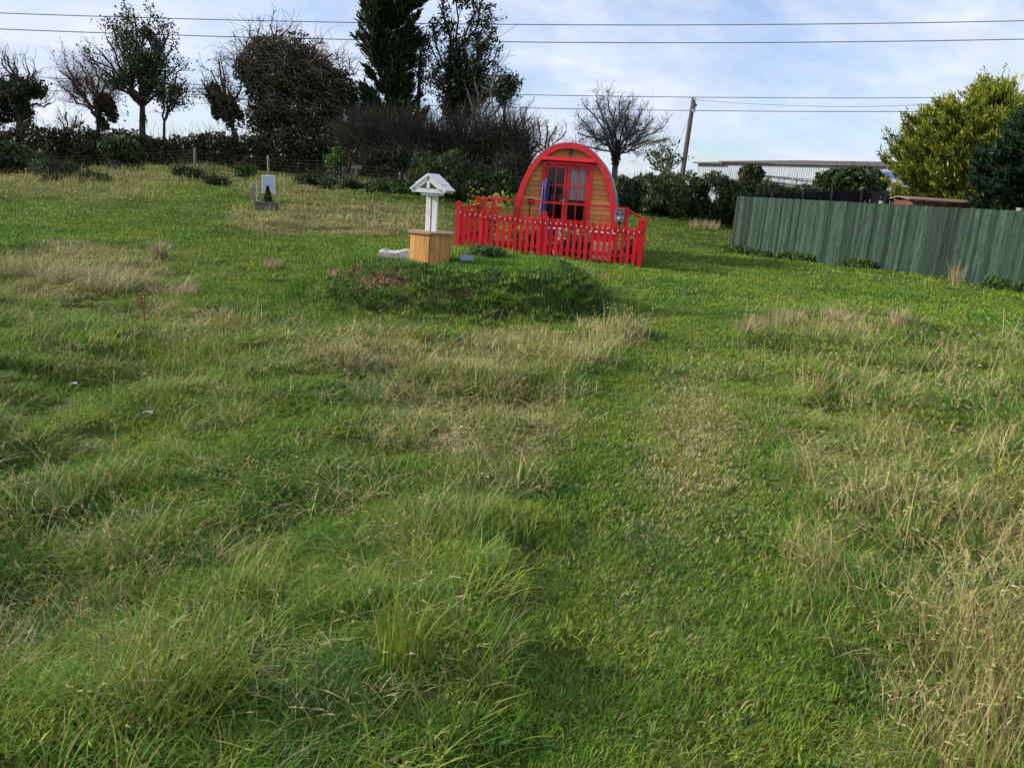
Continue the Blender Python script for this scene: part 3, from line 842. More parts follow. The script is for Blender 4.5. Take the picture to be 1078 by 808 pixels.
# things about the door, in the pod's own frame
PM = Matrix.Translation(Vector(pb)) @ Matrix.Rotation(POD_YAW, 4, 'Z')
def pw(x, y, z): return np.array(PM @ Vector((x, y, z)))
def podthing(name, label, cat, x, y, z=0, group=None, rz=0): return thing(name, label, cat, pw(x, y, z), POD_YAW + rz, group)
DT = .27
t = podthing('folded_parasol', 'folded purple parasol leaning against the left side of the pod door', 'parasol', -.50, -.25, DT)
mb = MB(); n = 22; prof = [(0.04, .05), (.30, .058), (.8, .068), (1.15, .078), (1.40, .085), (1.47, .03)]
vv = []
for (z, r_) in prof:
    for i in range(n):
        a = 2 * math.pi * i / n; k = r_ * (1 + .28 * math.cos(a * 5 + z)); vv.append([k * math.cos(a) - .03 + z * .025, k * math.sin(a) * .7 + z * .06, z])
ff = [[a * n + i, a * n + (i + 1) % n, (a + 1) * n + (i + 1) % n, (a + 1) * n + i] for a in range(5) for i in range(n)]
mb.add(vv, ff); mb.build('canopy', PURP, t, True)
mb = MB(); mb.tube([(-.03, 0, 0), (.0, .09, 1.48)], .014); mb.build('pole', STEEL, t)
mb = MB(); mb.tube([(-.085, -.02, .12), (-.075, .02, .9), (-.07, .06, 1.35)], [.022, .025, .015], 6); mb.build('lining_fold', LILAC, t, True)

t = podthing('timber_deck', 'low timber deck with thin red handrails and a side step in front of the pod', 'deck', -.05, -.6)
mb = MB(); x = -1.50
for i in range(9):
    mb.box((-.02, -.43 + i * .117, DT - .015), (3.1, .108, .03), r=rng.random())
mb.build('deck_board', DECKW, t)
mb = MB(); mb.box((-.02, -.49, .12), (3.1, .03, .21)); mb.box((-1.57, 0, .12), (.03, .95, .21)); mb.box((1.53, 0, .12), (.03, .95, .21)); mb.build('skirt', DARK, t)
for (x, y, h, w_) in ((-1.56, -.45, 1.20, .085), (-1.78, -.30, 1.20, .06), (1.52, -.45, 1.18, .085), (1.56, .42, 1.18, .07), (-1.56, .42, 1.22, .07), (1.86, -.45, .98, .065)):
    mb = MB(); mb.box((x, y, h / 2), (w_, w_, h), r=rng.random()); mb.build('post', RED, t)
mb = MB(); mb.box((-.13, -.45, 1.215), (3.44, .05, .032)); mb.build('handrail', RED, t)
mb = MB(); mb.tube([(1.50, -.45, 1.215), (1.97, -.45, .97)], .025, 4); mb.build('handrail', RED, t)
mb = MB(); mb.box((-1.56, -.02, 1.235), (.045, .9, .03)); mb.build('handrail', RED, t)
mb = MB(); mb.box((-1.68, -.45, .98), (.26, .035, .05)); mb.build('rail_brace', RED, t)
mb = MB(); mb.box((1.72, -.05, .10), (.32, .8, .16)); mb.build('step', DECKW, t)

# grey face-like casting on the deck corner post
t = podthing('grey_plaque', 'grey cast plaque with two dark holes on the right deck post', 'plaque', 1.33, -1.12, .92)
mb = MB(); mb.box((0, 0, .14), (.215, .05, .28)); mb.box((0, -.03, .27), (.19, .03, .02)); mb.build('body', GREYP, t)
for s in (-1, 1):
    mb = MB(); mb.tube([(s * .055, -.024, .165), (s * .055, -.034, .165)], .024, 10); mb.build('hole', BLACK, t)
mb = MB(); mb.box((-.01, -.03, .07), (.07, .015, .035)); mb.build('mouth', WHITE, t)
mb = MB(); mb.box((.02, .05, -.04), (.05, .05, .4)); mb.build('bracket', BLACK, t)

# crate, box, trough, table, pots
t = podthing('wooden_crate', 'pale slatted wooden crate behind the right pickets', 'crate', 1.02, -1.30, .02)
mb = MB()
for i in range(4):
    for s in (-1, 1): mb.box((0, s * .15, .06 + i * .105), (.44, .016, .085), r=rng.random())
    for s in (-1, 1): mb.box((s * .212, 0, .06 + i * .105), (.016, .28, .085), r=rng.random())
mb.build('slat', CREAM, t)
for a in (-.2, .2):
    for b in (-.13, .13): mb = MB(); mb.box((a, b, .22), (.03, .03, .43)); mb.build('corner_post', CREAM, t)
mb = MB(); mb.box((0, 0, .02), (.40, .27, .015)); mb.build('bottom', CREAM, t)
t = podthing('storage_box', 'red timber storage box with a white lid on the deck', 'storage box', .98, -.80, DT)
mb = MB(); mb.box((0, 0, .17), (.55, .3, .34)); mb.build('body', RED, t); mb = MB(); mb.box((0, 0, .355), (.59, .34, .028)); mb.build('lid', WHITE, t)
t = podthing('plant_trough', 'long black trough of dead tan plants by the pod door', 'planter', .38, -1.27, 0)
mb = MB(); mb.box((0, 0, .2), (.72, .2, .4), taper=1.04); mb.build('trough', BLACK, t)
q = np.random.default_rng(11); mb = MB(); P = cloud(q, 420, [((-.2, 0, .53), (.2, .13, .17)), ((.12, 0, .56), (.24, .13, .19))], .2); leafquads(mb, P, .045, q, 2.2); mb.build('foliage', STRAW, t)
t = podthing('side_table', 'small white side table standing on the deck', 'table', -.22, -.88, DT)
mb = MB(); mb.box((0, 0, .37), (.46, .3, .025)); mb.build('table_top', WHITE, t)
for a in (-.2, .2):
    for b in (-.12, .12): mb = MB(); mb.box((a, b, .18), (.03, .03, .355)); mb.build('leg', WHITE, t)
def pot(name, label, x, y, z, r_, h, fm, seed, s=.05, k=260, pm=TERRA, ph=.2, group=None):
    t = podthing(name, label, 'potted plant', x, y, z)
    mb = MB(); mb.tube([(0, 0, 0), (0, 0, h * .85), (0, 0, h * .86), (0, 0, h)], [r_ * .7, r_ * .95, r_ * 1.08, r_ * 1.08], 14); mb.build('pot', pm, t, False)
    q = np.random.default_rng(seed); mb = MB(); P = cloud(q, k, [((0, 0, h + ph * .8), (r_ * 1.3, r_ * 1.3, ph))], .1); leafquads(mb, P, s, q, 1.8); mb.build('foliage', fm, t)
pot('potted_plant', 'yellowing plant in a terracotta pot behind the left pickets', -.95, -1.30, 0, .13, .24, YELL, 21, .05, 300, ph=.26)
pot('potted_plant', 'small green plant in a pale pot in front of the pod door', .03, -.95, DT, .08, .16, LOWG, 22, .04, 200, STONE, .1)
pot('potted_plant', 'dark leafy plant in a black pot left of the side table', -.58, -1.15, 0, .12, .22, BRAM, 23, .05, 260, BLACK, .2)
pot('potted_plant', 'straggly brown plant in a grey pot at the right picket corner', 1.62, -1.42, 0, .12, .22, IVYB, 24, .05, 260, GREYS, .2)
pot('potted_plant', 'reddish heather in a pale pot between the table and the trough', -.02, -1.35, 0, .10, .2, DOCKM, 25, .04, 240, STONE, .12)

# ------------------------------------------------------------------ picket fence
d_ = PB - PA; LEN = math.hypot(d_[0], d_[1]); ux = d_ / LEN; ang = math.atan2(d_[1], d_[0])
back = np.array([-math.sin(ang), math.cos(ang), 0])
t = thing('picket_fence', 'bright red pointed picket fence round the front of the pod', 'fence', PA, 0)
def picket(p, a, h=.88, w_=.075, th=.018, seed=0, zoff=.035):
    mb = MB(); M_ = Matrix.Translation(Vector(p - PA)) @ Matrix.Rotation(a, 4, 'Z') @ Matrix.Rotation((rng.random() - .5) * .025, 4, 'Y')
    mb.prism([(-w_ / 2, zoff), (w_ / 2, zoff), (w_ / 2, h - .05), (0, h), (-w_ / 2, h - .05)], th, M_, r=rng.random()); mb.build('picket', RED, t)
def fpost(p, a, h=.98, w_=.10, cap=True):
    mb = MB(); q_ = p - PA; mb.box((q_[0], q_[1], h / 2 + q_[2] - .05), (w_, w_, h + .1), a, r=rng.random()); 
    o = mb.build('post', RED, t)
    if cap: mb = MB(); mb.box((q_[0], q_[1], h + q_[2] + .015), (w_ + .03, w_ + .03, .028), a); mb.box((q_[0], q_[1], h + q_[2] + .045), (w_ * .6, w_ * .6, .03), a); mb.build('post_cap', RED, o)
def frail(p, q_, w_=.035, h=.07, z=0.2):
    a = p - PA + np.array([0, 0, z]); b = q_ - PA + np.array([0, 0, z]); c = (a + b) / 2; dv = b - a; Ln = np.linalg.norm(dv)
    M_ = Matrix.Rotation(math.atan2(dv[1], dv[0]), 3, 'Z') @ Matrix.Rotation(-math.asin(dv[2] / Ln), 3, 'Y')
    mb = MB(); mb.box(c, (Ln, w_, h), M_); mb.build('rail', RED, t)
np_ = 31
for i in range(1, np_):
    s = i / np_
    if abs(s - .475) < .012: continue
    picket(PA + d_ * s - back * .03, ang)
for s in (.455, .492): picket(PA + d_ * s - back * .05, ang, .90, .085)
fpost(PA, ang, .96); fpost(PB, ang, .99); fpost(PA + d_ * .474 + back * .04, ang, .93)
off = back * .012
frail(PA + off, PA + d_ * .46 + off, z=.20); frail(PA + d_ * .49 + off, PB + off, z=.20)
frail(PA + off, PA + d_ * .46 + off, z=.72); frail(PA + d_ * .49 + off, PB + off, z=.72)
PC = PA + back * 2.0; PC[2] = gz(PC[0], PC[1]) + .0
fpost(PC, ang, 1.02)
for i in range(1, 13): picket(PA + (PC - PA) * i / 13 - ux * .03, ang + math.pi / 2, .88)
frail(PA, PC, z=.86, h=.08); frail(PA, PC, z=.2)
PD_ = PC + ux * .62; frail(PC, PD_, z=.82, h=.06)
PE_ = PB + back * 1.75; PE_[2] = gz(PE_[0], PE_[1])
fpost(PE_, ang, .95)
for i in range(1, 12): picket(PB + (PE_ - PB) * i / 12 + ux * .012, ang + math.pi / 2, .88)
frail(PB - ux * .02, PE_ - ux * .02, z=.72); frail(PB - ux * .02, PE_ - ux * .02, z=.2)

t = thing('string_lights', 'string of small clear bulbs looped along the top rail of the pickets', 'string lights', PA + back * 0)
mb = MB(); P = []
nb = 36
for i in range(nb * 2 + 1):
    s = i / (nb * 2); p = d_ * s - back * .062 + np.array([0, 0, .76 + .012 * math.sin(i * math.pi / 2)]); P.append(p)
mb.tube(P, .004, 4, cap=False); mb.build('cord', BLACK, t)
for i in range(nb):
    s = (i + .5) / nb; p = d_ * s - back * .066 + np.array([0, 0, .715 + .05 * rng.random()])
    mb = MB(); mb.tube([p + [0, 0, .018], p + [0, 0, .008], p - [0, 0, .012], p - [0, 0, .018]], [.004, .012, .012, .004], 6); mb.build('bulb', BULB, t)

p = on(508, 19.75)
t = thing('yellow_shrub', 'straggly yellow leaved shrub behind the left end of the pickets', 'shrub', p)
q = np.random.default_rng(31); mb = MB(); tips = []
for i in range(16):
    P, _ = wander(q, (q.normal() * .05, q.normal() * .05, 0), (q.normal() * .35, q.normal() * .35, 1), .8 + .55 * q.random(), 6, .12, .08); mb.tube(P, np.linspace(.009, .003, 7), 3, cap=False); tips.append(P[2:])
mb.build('stem', BARK, t); tips = np.concatenate(tips); tips = np.repeat(tips, 7, 0) + q.normal(size=(len(tips) * 7, 3)) * .07
mb = MB(); leafquads(mb, tips, .065, q, 1.7); mb.build('foliage', YELL, t)

# ------------------------------------------------------------------ wishing well
t = thing('wishing_well', 'ornamental wooden wishing well with a white gabled roof on the mound', 'wishing well', (WELL[0], WELL[1], WELL[2] - .02), R(-14)); t.scale = (.87, .87, .87)
def hexp(r_, a0): return [(r_ * math.cos(a0 + k * math.pi / 3), r_ * math.sin(a0 + k * math.pi / 3)) for k in range(6)]
mb = MB(); hx = hexp(.345, R(-90 + 18))
for k in range(6):
    a = np.array(hx[k]); b = np.array(hx[(k + 1) % 6]); nb_ = 4
    for i in range(nb_):
        p0 = a + (b - a) * (i + .02) / nb_; p1 = a + (b - a) * (i + .98) / nb_; c = (p0 + p1) / 2; dv = p1 - p0
        mb.box((c[0], c[1], .20), (np.linalg.norm(dv), .022, .50), math.atan2(dv[1], dv[0]), r=rng.random())
mb.build('barrel', PINE, t)
mb = MB(); hx = hexp(.395, R(-90 + 18)); v = [(a, b, z) for z in (.452, .482) for a, b in hx]
mb.add(v, [[k, (k + 1) % 6, 6 + (k + 1) % 6, 6 + k] for k in range(6)] + [[6, 7, 8, 9], [6, 9, 10, 11], [3, 2, 1, 0], [5, 4, 3, 0]]); mb.build('lid', pmat('lid_board', (.34, .22, .13), (.26, .16, .09), 4, .7, .2, stretch=(1, 8, 1)), t)
for x in (-.052, .052):
    mb = MB(); mb.box((x, .0, .77), (.075, .06, .58)); mb.build('post', WHITE, t)
rz_ = R(4)
roof = MB(); Mr = Matrix.Rotation(rz_, 3, 'Z'); Mn = np.array(Mr)
sl_ = math.atan2(.29, .37); SL = .355
for s in (-1, 1):
    roof.box(np.array((s * .145, .0, 1.215)) @ Mn.T, (SL, .52, .022), Mr @ Matrix.Rotation(s * sl_, 3, 'Y'))
    roof.box(np.array((s * .145 - s * .04, .0, 1.235 + .030)) @ Mn.T, (SL * .68, .50, .018), Mr @ Matrix.Rotation(s * sl_, 3, 'Y'))
ro = roof.build('roof', WHITE, t)
for y in (-.235, .235):
    g_ = MB()
    for s in (-1, 1): g_.box(np.array((s * .13, y, 1.185)) @ Mn.T, (.33, .03, .07), Mr @ Matrix.Rotation(s * sl_, 3, 'Y'))
    g_.box(np.array((0, y - .002, 1.095)) @ Mn.T, (.47, .026, .06), Mr); g_.box(np.array((0, y - .004, 1.20)) @ Mn.T, (.045, .022, .19), Mr)
    g_.build('gable', WHITE, ro)
mb = MB(); mb.box(np.array((0, 0, 1.045)) @ Mn.T, (.24, .44, .045), Mr); mb.build('tie_beam', WHITE, t)

# slab of pale concrete, solar panel, low plant
t_ = SLAB
mb = MB(); n = 14
q = np.random.default_rng(5); vv = []; 
for iz in range(4):
    for iy in range(6):
        for ix in range(n):
            pass
xs = np.linspace(-.27, .27, n); ys = np.linspace(-.11, .11, 6)
top = np.array([[x, y, .115 + .02 * math.sin(x * 14) + q.normal() * .008 - .03 * (abs(x) > .24) - .02 * (abs(y) > .1)] for y in ys for x in xs])
bot = top * [0.97, .97, 0] + [0, 0, -.06]
v = np.concatenate([top, bot]); m_ = n * 6; f = []
for a in range(5):
    for b in range(n - 1): i = a * n + b; f += [[i, i + 1, i + n + 1, i + n], [m_ + i, m_ + i + n, m_ + i + n + 1, m_ + i + 1]]
for b in range(n - 1): f += [[b, m_ + b, m_ + b + 1, b + 1], [5 * n + b, 5 * n + b + 1, m_ + 5 * n + b + 1, m_ + 5 * n + b]]
for a in range(5): f += [[a * n, (a + 1) * n, m_ + (a + 1) * n, m_ + a * n], [a * n + n - 1, m_ + a * n + n - 1, m_ + (a + 1) * n + n - 1, (a + 1) * n + n - 1]]
mb.add(v, f); o = mb.build('stone_slab', STONE); o.location = t_; o.rotation_euler = (0, 0, R(-4)); tag(o, 'rough pale stone slab lying on the mound left of the well', 'stone slab')
p = on(491, 10.6)
t = thing('solar_panel', 'small blue grey solar panel lying tilted on the mound right of the well', 'solar panel', (p[0], p[1], p[2] + .02), R(15))
Mx = Matrix.Rotation(R(38), 3, 'X')
mb = MB(); mb.box((0, 0, .045), (.19, .12, .018), Mx); mb.build('frame', GREYP, t); mb = MB(); mb.box((0, -.007, .055), (.17, .10, .006), Mx); mb.build('cell', SOLAR, t); mb = MB(); mb.box((0, .06, .02), (.02, .02, .08)); mb.build('stake', BLACK, t)
def weed(px, Y, name, label, mat, n, r_, h, s, seed, asp=2.0, group=None, cat='plant'):
    p = on(px, Y); q = np.random.default_rng(seed); mb = MB(); P = cloud(q, n, [((0, 0, h * .45), (r_, r_, h * .6))], .1, flat=1); leafquads(mb, P, s, q, asp, axis=(0, 0, .6))
    t = thing(name, label, cat, p, group=group); mb.build('foliage', mat, t)
    mb = MB()
    for i in range(7):
        P, _ = wander(q, (0, 0, -.02), (q.normal() * .5, q.normal() * .5, 1), h, 4, .15); mb.tube(P, [.006, .005, .005, .004, .003], 3, cap=False)
    mb.build('stem', TWIG, t)
weed(513, 11.5, 'leafy_weed', 'spreading dark leafy weed on the mound before the pickets', LOWG, 260, .27, .16, .055, 41)

# bark chips in the bare patch of the mound: a spill nobody could count; pale thatch in the bare spots of the meadow
def spill(name, spots, mat, label, seed, sz):
    q = np.random.default_rng(seed); mb = MB()
    for (cx_, cy_2, rx, ry, a, n_) in spots:
        for i in range(n_):
            r_ = math.sqrt(q.random()) * .95; th = q.random() * 6.28; r_ *= .7 + .5 * float(vnoise(np.array([th * 2.]), np.array([cx_]), .8, 3)[0]); ux_, uy_ = rx * r_ * math.cos(th), ry * r_ * math.sin(th)
            px = cx_ + ux_ * math.cos(a) - uy_ * math.sin(a); py = cy_2 + ux_ * math.sin(a) + uy_ * math.cos(a)
            d = ray(px, py); ts = np.linspace(3, 16, 400); PP = EYE + ts[:, None] * d; zt = terrain0(PP[:, 0], PP[:, 1]); k = np.argmax(PP[:, 2] < zt)
            x, y = PP[k, 0] + q.normal() * .02, PP[k, 1] + q.normal() * .02
            M_ = Euler((q.normal() * .5, q.normal() * .5, q.random() * 6.28)).to_matrix()
            mb.box((x, y, gz(x, y) + .014 + .025 * q.random()), (sz * (.7 + q.random()), sz * .3 * (.6 + q.random()), .006), M_, r=q.random())
    o = mb.build(name, mat); tag(o, label, name.replace('_', ' '), kind='stuff')
spill('bark_chips', [(408, 296, 40, 8, -.22, 300), (352, 284, 12, 3, -.5, 40), (372, 287, 12, 3, -.5, 40), (470, 312, 40, 5, 0, 60)], CHIP, 'reddish brown bark chips spilled on bare patches of the mound', 8, .03)
spill('dead_thatch', [(472, 465, 14, 6, 0, 70), (488, 474, 14, 6, .2, 60), (484, 455, 7, 3, 0, 40)], pmat('pale_thatch', (.48, .38, .24), (.32, .22, .13), 20, .9, .2, use_r=True, r_amt=.4), 'pale dead thatch on a bare spot in the long grass', 9, .03)

# litter
for (px, py, s, lab, sd_) in ((77, 398, .03, 'crumpled white paper scrap in the long grass, the farther of the two', 1), (155, 440, .028, 'crumpled white paper scrap in the long grass, the nearer of the two', 2)):
    p = gnd(px, py); q = np.random.default_rng(sd_); v = np.array([[i * s - s, j * s * .6, 0] for j in range(3) for i in range(3)]) + q.normal(size=(9, 3)) * s * .25
    mb = MB(); vv = np.concatenate([v, v - [0, 0, .003]]); f = [[a + b * 3, a + 1 + b * 3, a + 4 + b * 3, a + 3 + b * 3] for a in range(2) for b in range(2)]
    mb.add(vv, f + [[k[3] + 9, k[2] + 9, k[1] + 9, k[0] + 9] for k in f]); o = mb.build('paper_scrap', PAPER); o.location = (p[0], p[1], p[2] + .14); tag(o, lab, 'litter')

# ------------------------------------------------------------------ water point with white cabinet
YB = 23.4
p = on(283, YB)
t = thing('meter_cabinet', 'white metal meter cabinet standing in the rough grass at the left', 'cabinet', p, R(8))
zt_ = at(283, 184.5, YB)[2] - p[2]; zb_ = at(283, 204, YB)[2] - p[2]
mb = MB(); mb.box((0, 0, (zt_ + zb_) / 2), (.36, .20, zt_ - zb_)); mb.build('body', WHITE, t)
mb = MB(); mb.box((0, -.108, (zt_ + zb_) / 2), (.31, .016, zt_ - zb_ - .05)); dd_ = mb.build('door', pmat('cabinet_door_shaded', (.52, .60, .72), (.46, .54, .68), 3, .4, .05), t)  # blue-grey paints sky-lit shade onto the white door
mb = MB(); mb.box((.12, -.122, (zt_ + zb_) / 2), (.02, .014, .05)); mb.build('lock', STEEL, dd_)
mb = MB(); mb.box((0, .02, zb_ / 2 - .05), (.12, .08, zb_ + .09)); mb.build('stand', POSTW, t)
pp = on(281, YB - 1.7)
t = thing('stone_planter', 'low grey stone planter in front of the white cabinet', 'planter', pp, R(6))
mb = MB(); mb.box((0, 0, .05), (.56, .36, .20)); mb.build('block', GREYS, t); mb = MB(); mb.box((0, 0, .165), (.58, .38, .03)); mb.build('rim', GREYS, t)
pc = np.array([pp[0] + .03, pp[1], pp[2] + .17])
t = thing('cone_conifer', 'dwarf dark green cone shaped conifer in the stone planter', 'conifer', pc)
q = np.random.default_rng(9); n = 1500; hh = q.random(n) ** .8; th = q.random(n) * 6.28; rad = .125 * (1 - hh) * (.6 + .5 * q.random(n)); P = np.stack([rad * np.cos(th), rad * np.sin(th), .02 + hh * .40], 1)
mb = MB(); leafquads(mb, P, .035, q, 2.2, axis=(0, 0, 1.)); mb.build('foliage', GORSE, t); mb = MB(); mb.tube([(0, 0, 0), (0, 0, .35)], [.015, .005]); mb.build('trunk', BARK, t)
p = on(267, YB - .25)
t = thing('standpipe', 'grey garden tap post with a looped white hose beside the cabinet', 'standpipe', p)
mb = MB(); mb.box((0, 0, .25), (.06, .06, .54)); mb.build('post', POSTW, t)
mb = MB(); mb.tube([(0, -.05, .48), (0, -.12, .48), (0, -.13, .44)], .014); mb.box((0, -.08, .51), (.05, .01, .02)); mb.build('tap', STEEL, t)
mb = MB(); P = [(-.06, -.13, .44), (-.02, -.14, .58), (.08, -.14, .60), (.15, -.14, .50), (.16, -.14, .25), (.15, -.16, .02), (.05, -.2, -.02), (-.05, -.24, .04), (-.12, -.3, -.04), (-.02, -.36, -.02), (.02, -.5, -.05), (-.05, -.75, -.1), (-.14, -.95, -.16)]
Pf = np.array(P); tt = np.linspace(0, len(P) - 1, 60); Pf = np.stack([np.interp(tt, range(len(P)), Pf[:, k]) for k in range(3)], 1)
for _ in range(3): Pf[1:-1] = (Pf[:-2] + Pf[1:-1] * 2 + Pf[2:]) / 4
mb.tube(Pf, .012, 6); mb.build('hose', STONE, t, True)

# ------------------------------------------------------------------ green featheredge fence at the right
G0 = on(769, 26.0); G1 = on(1078, 17.3)
gd = (G1 - G0); gl = math.hypot(gd[0], gd[1]); gdn = gd / gl; gang = math.atan2(gd[1], gd[0]); gn = np.array([math.sin(gang), -math.cos(gang), 0])
t = thing('green_board_fence', 'tall weathered dark green vertical board fence along the right side', 'fence', G0)
ztop0 = at(772, 206, 26.0)[2]; ztop1 = at(1078, 222, 17.3)[2]
BAY = 1.83; nbay = int(math.ceil((gl + 3.6) / BAY))
q = np.random.default_rng(77)
def gtop(s): return ztop0 + (ztop1 - ztop0) * s / gl
for b in range(nbay):
    mb = MB(); s = b * BAY + .004; w_ = .0915
    while s < (b + 1) * BAY - .05:
        p = G0 + gdn * (s + w_ / 2); zg = gz(p[0], p[1]) + .02; zt = gtop(b * BAY + BAY / 2) + (s / gl) * 0 + (gtop(s) - gtop(b * BAY + BAY / 2)) + q.normal() * .006
        c = p - G0 + gn * (.03 + .012 * (q.random())); M_ = Matrix.Rotation(gang + .09, 3, 'Z') @ Matrix.Rotation(q.normal() * .006, 3, 'Y')
        mb.box((c[0], c[1], (zg + zt) / 2 - G0[2]), (w_ - .004, .016, zt - zg), M_, r=q.random()); s += w_
    mb.build('board_panel', FGREEN, t)
    mb = MB()
    for zr in (.3, 1.0, 1.6):
        p = G0 + gdn * (b * BAY + BAY / 2); c = p - G0 - gn * .02; za = gtop(b * BAY + BAY / 2) - 1.85 + zr
        mb.box((c[0], c[1], za - G0[2]), (BAY - .1, .04, .07), gang)
    mb.build('rail', FGREEN, t)
for b in range(nbay + 1):
    p = G0 + gdn * (b * BAY) - gn * .07; mb = MB(); zt = gtop(b * BAY) + (.07 if b in (3, 5) else .0); zg = gz(p[0], p[1]) - .1
    mb.box((p[0] - G0[0], p[1] - G0[1], (zg + zt) / 2 - G0[2]), (.1, .1, zt - zg), gang); mb.build('post', POSTW if b in (3, 5) else FGREEN, t)

# black fence behind it
bp = [(781, 205.5, 27.6), (846, 202.5, 27.8), (907, 200.5, 28), (960, 203.5, 27.6), (1040, 209, 27), (1130, 216, 26.4)]
t = thing('black_board_fence', 'black stained board fence behind the green fence', 'fence', on(781, 27.6)); tb = np.array(t.location)
q = np.random.default_rng(78)
for i in range(len(bp) - 1):
    A0 = at(*bp[i]); A1 = at(*bp[i + 1]); Ln = math.hypot(*(A1 - A0)[:2]); nb_ = max(2, int(Ln / .15)); a = math.atan2((A1 - A0)[1], (A1 - A0)[0]); mb = MB()
    for k in range(nb_):
        c = A0 + (A1 - A0) * (k + .5) / nb_; zg = float(terrain0(c[:1], c[1:2])[0]) - .05
        mb.box((c[0] - tb[0], c[1] - tb[1], (zg + c[2]) / 2 - tb[2]), (Ln / nb_ - .012, .02, c[2] - zg), a, r=q.random())
    mb.box(((A0 + A1) / 2 - tb + [0, .03, -.25]), (Ln, .04, .07), Matrix.Rotation(a, 3, 'Z') @ Matrix.Rotation(-math.atan2(A1[2] - A0[2], Ln), 3, 'Y'), r=.9)
    mb.build('board_panel', FBLACK, t)
    for A_2 in ([A0, (A0 + A1) / 2] if i < 3 else [A0]):
        zg = float(terrain0(A_2[:1], A_2[1:2])[0]); mb = MB(); mb.box((A_2[0] - tb[0], A_2[1] - tb[1] - .06, (zg + A_2[2] + .05) / 2 - tb[2]), (.09, .09, A_2[2] + .05 - zg), a, r=1.); mb.build('post', FBLACK, t)

# red brown shed behind the fence
p = on(982, 22.6); p[2] = float(terrain0(p[:1], p[1:2])[0])
ztp = at(982, 209.5, 22.6)[2] - p[2]
t = thing('garden_shed', 'low red brown timber shed behind the green fence', 'shed', p, R(-6))
mb = MB()
for i in range(16): mb.box((-1.08 + i * .144, -.7, ztp / 2 - .05), (.138, .02, ztp - .1), r=rng.random())
for s in (-1, 1): mb.box((s * 1.15, 0, ztp / 2 - .05), (.02, 1.4, ztp - .1))
mb.box((0, .7, ztp / 2 - .05), (2.3, .02, ztp - .1)); mb.build('wall', REDBR, t)
mb = MB(); mb.box((0, -.36, ztp - .02), (2.6, .86, .035), Matrix.Rotation(R(5), 3, 'X')); mb.box((0, .42, ztp - .015), (2.6, .76, .035), Matrix.Rotation(R(-5), 3, 'X')); mb.build('roof', FELT, t)
# large corrugated shed beyond
S0 = at(735, 171, 62.0); S1 = at(1000, 176.5, 49.0)
zg0 = float(terrain0(S0[:1], np.array([60.]))[0]) - .3
t = thing('corrugated_shed', 'long white corrugated shed with a rusty brown roof edge', 'shed', (S0[0], S0[1], zg0)); tb = np.array(t.location)
sv = S1 - S0; Ls = math.hypot(sv[0], sv[1]); su = sv / Ls; san = math.atan2(sv[1], sv[0]); sn = np.array([-math.sin(san), math.cos(san), 0])
def corr(P0, P1, z0a, z0b, z1a, z1b, amp=.012, pitch=.17):
    Ln = math.hypot(*(P1 - P0)[:2]); n = int(Ln / pitch * 4); u = np.linspace(0, 1, n + 1); k = (P1 - P0) / Ln; nn = np.array([k[1], -k[0], 0])
    v = []
    for (za, zb) in ((z0a, z0b), (z1a, z1b)):
        p = P0[None] + (P1 - P0)[None] * u[:, None] + nn[None] * (amp * np.sin(u * Ln / pitch * 2 * math.pi))[:, None]; p[:, 2] = za + (zb - za) * u; v.append(p)
    v = np.concatenate(v) - tb
    i = np.arange(n); return MB().add(v, np.stack([i, i + 1, n + 2 + i, n + 1 + i], 1))
corr(S0, S1, zg0, zg0, S0[2] + .03, S1[2] + .03).build('wall', SHEET, t)
E0 = S0 + sn * 12; E1 = S1 + sn * 12
corr(E0, S0, zg0, zg0, S0[2] + .3, S0[2] + .03).build('wall', SHEET, t)
mb = MB(); o_ = su * .25
for (a, b, dz) in ((S0 - o_, S0 + sv * .13, 0), (S0 + sv * .115, S1 + o_, .12)):
    v = []
    for P in (a - sn * .35, b - sn * .35, b + sn * 12, a + sn * 12):
        v.append(P - tb + [0, 0, dz + (.0 if (P - S0) @ sn < 1 else .9)])
    v += [k - [0, 0, .10] for k in v]
    mb.add(v, [[0, 1, 2, 3], [7, 6, 5, 4], [0, 4, 5, 1], [1, 5, 6, 2], [2, 6, 7, 3], [3, 7, 4, 0]])
mb.build('roof', RUST, t)
mb = MB(); a = at(800, 184, 58) - tb; b = at(872, 190, 54) - tb; mb.tube([a, b], .05, 5); mb.tube([a - [0, 0, .35], b - [0, 0, .45]], .05, 5)
for k in np.linspace(0, 1, 5): pz = a + (b - a) * k; mb.tube([pz, pz - [0, 0, 1.2]], .04, 5)
mb.build('yard_rail', STEEL, t)
# tarpaulin shelter
c = at(938, 190, 42); zg = float(terrain0(c[:1], c[1:2])[0])
t = thing('tarpaulin_shelter', 'shelter with a bright blue tarpaulin roof and pale blue side sheet', 'shelter', (c[0], c[1], zg), R(-12))
zA = at(930, 178.5, 42)[2] - zg; zB = at(940, 188, 42)[2] - zg
mb = MB(); n = 9; v = []
for j in range(4):
    for i in range(n): v.append([-1.1 + 2.4 * i / (n - 1), -.1 - j * .45 + .9, zA - (zA - zB) * (j / 3) - .05 * math.sin(i * 1.7) * (j > 0) - .12 * (i / 8)])
f = [[a * n + i, (a + 1) * n + i, (a + 1) * n + i + 1, a * n + i + 1] for a in range(3) for i in range(n - 1)]; mb.add(v, f); mb.build('roof_sheet', BLUE, t)
mb = MB(); v = []
for j in range(3):
    for i in range(n): v.append([-.5 + 2.0 * i / (n - 1), -.55 - .1 * j + .03 * math.sin(i * 2.1 + j), (zB - .25) * (1 - j / 2) + .0 - .15 * i / 8 * (j == 0)])
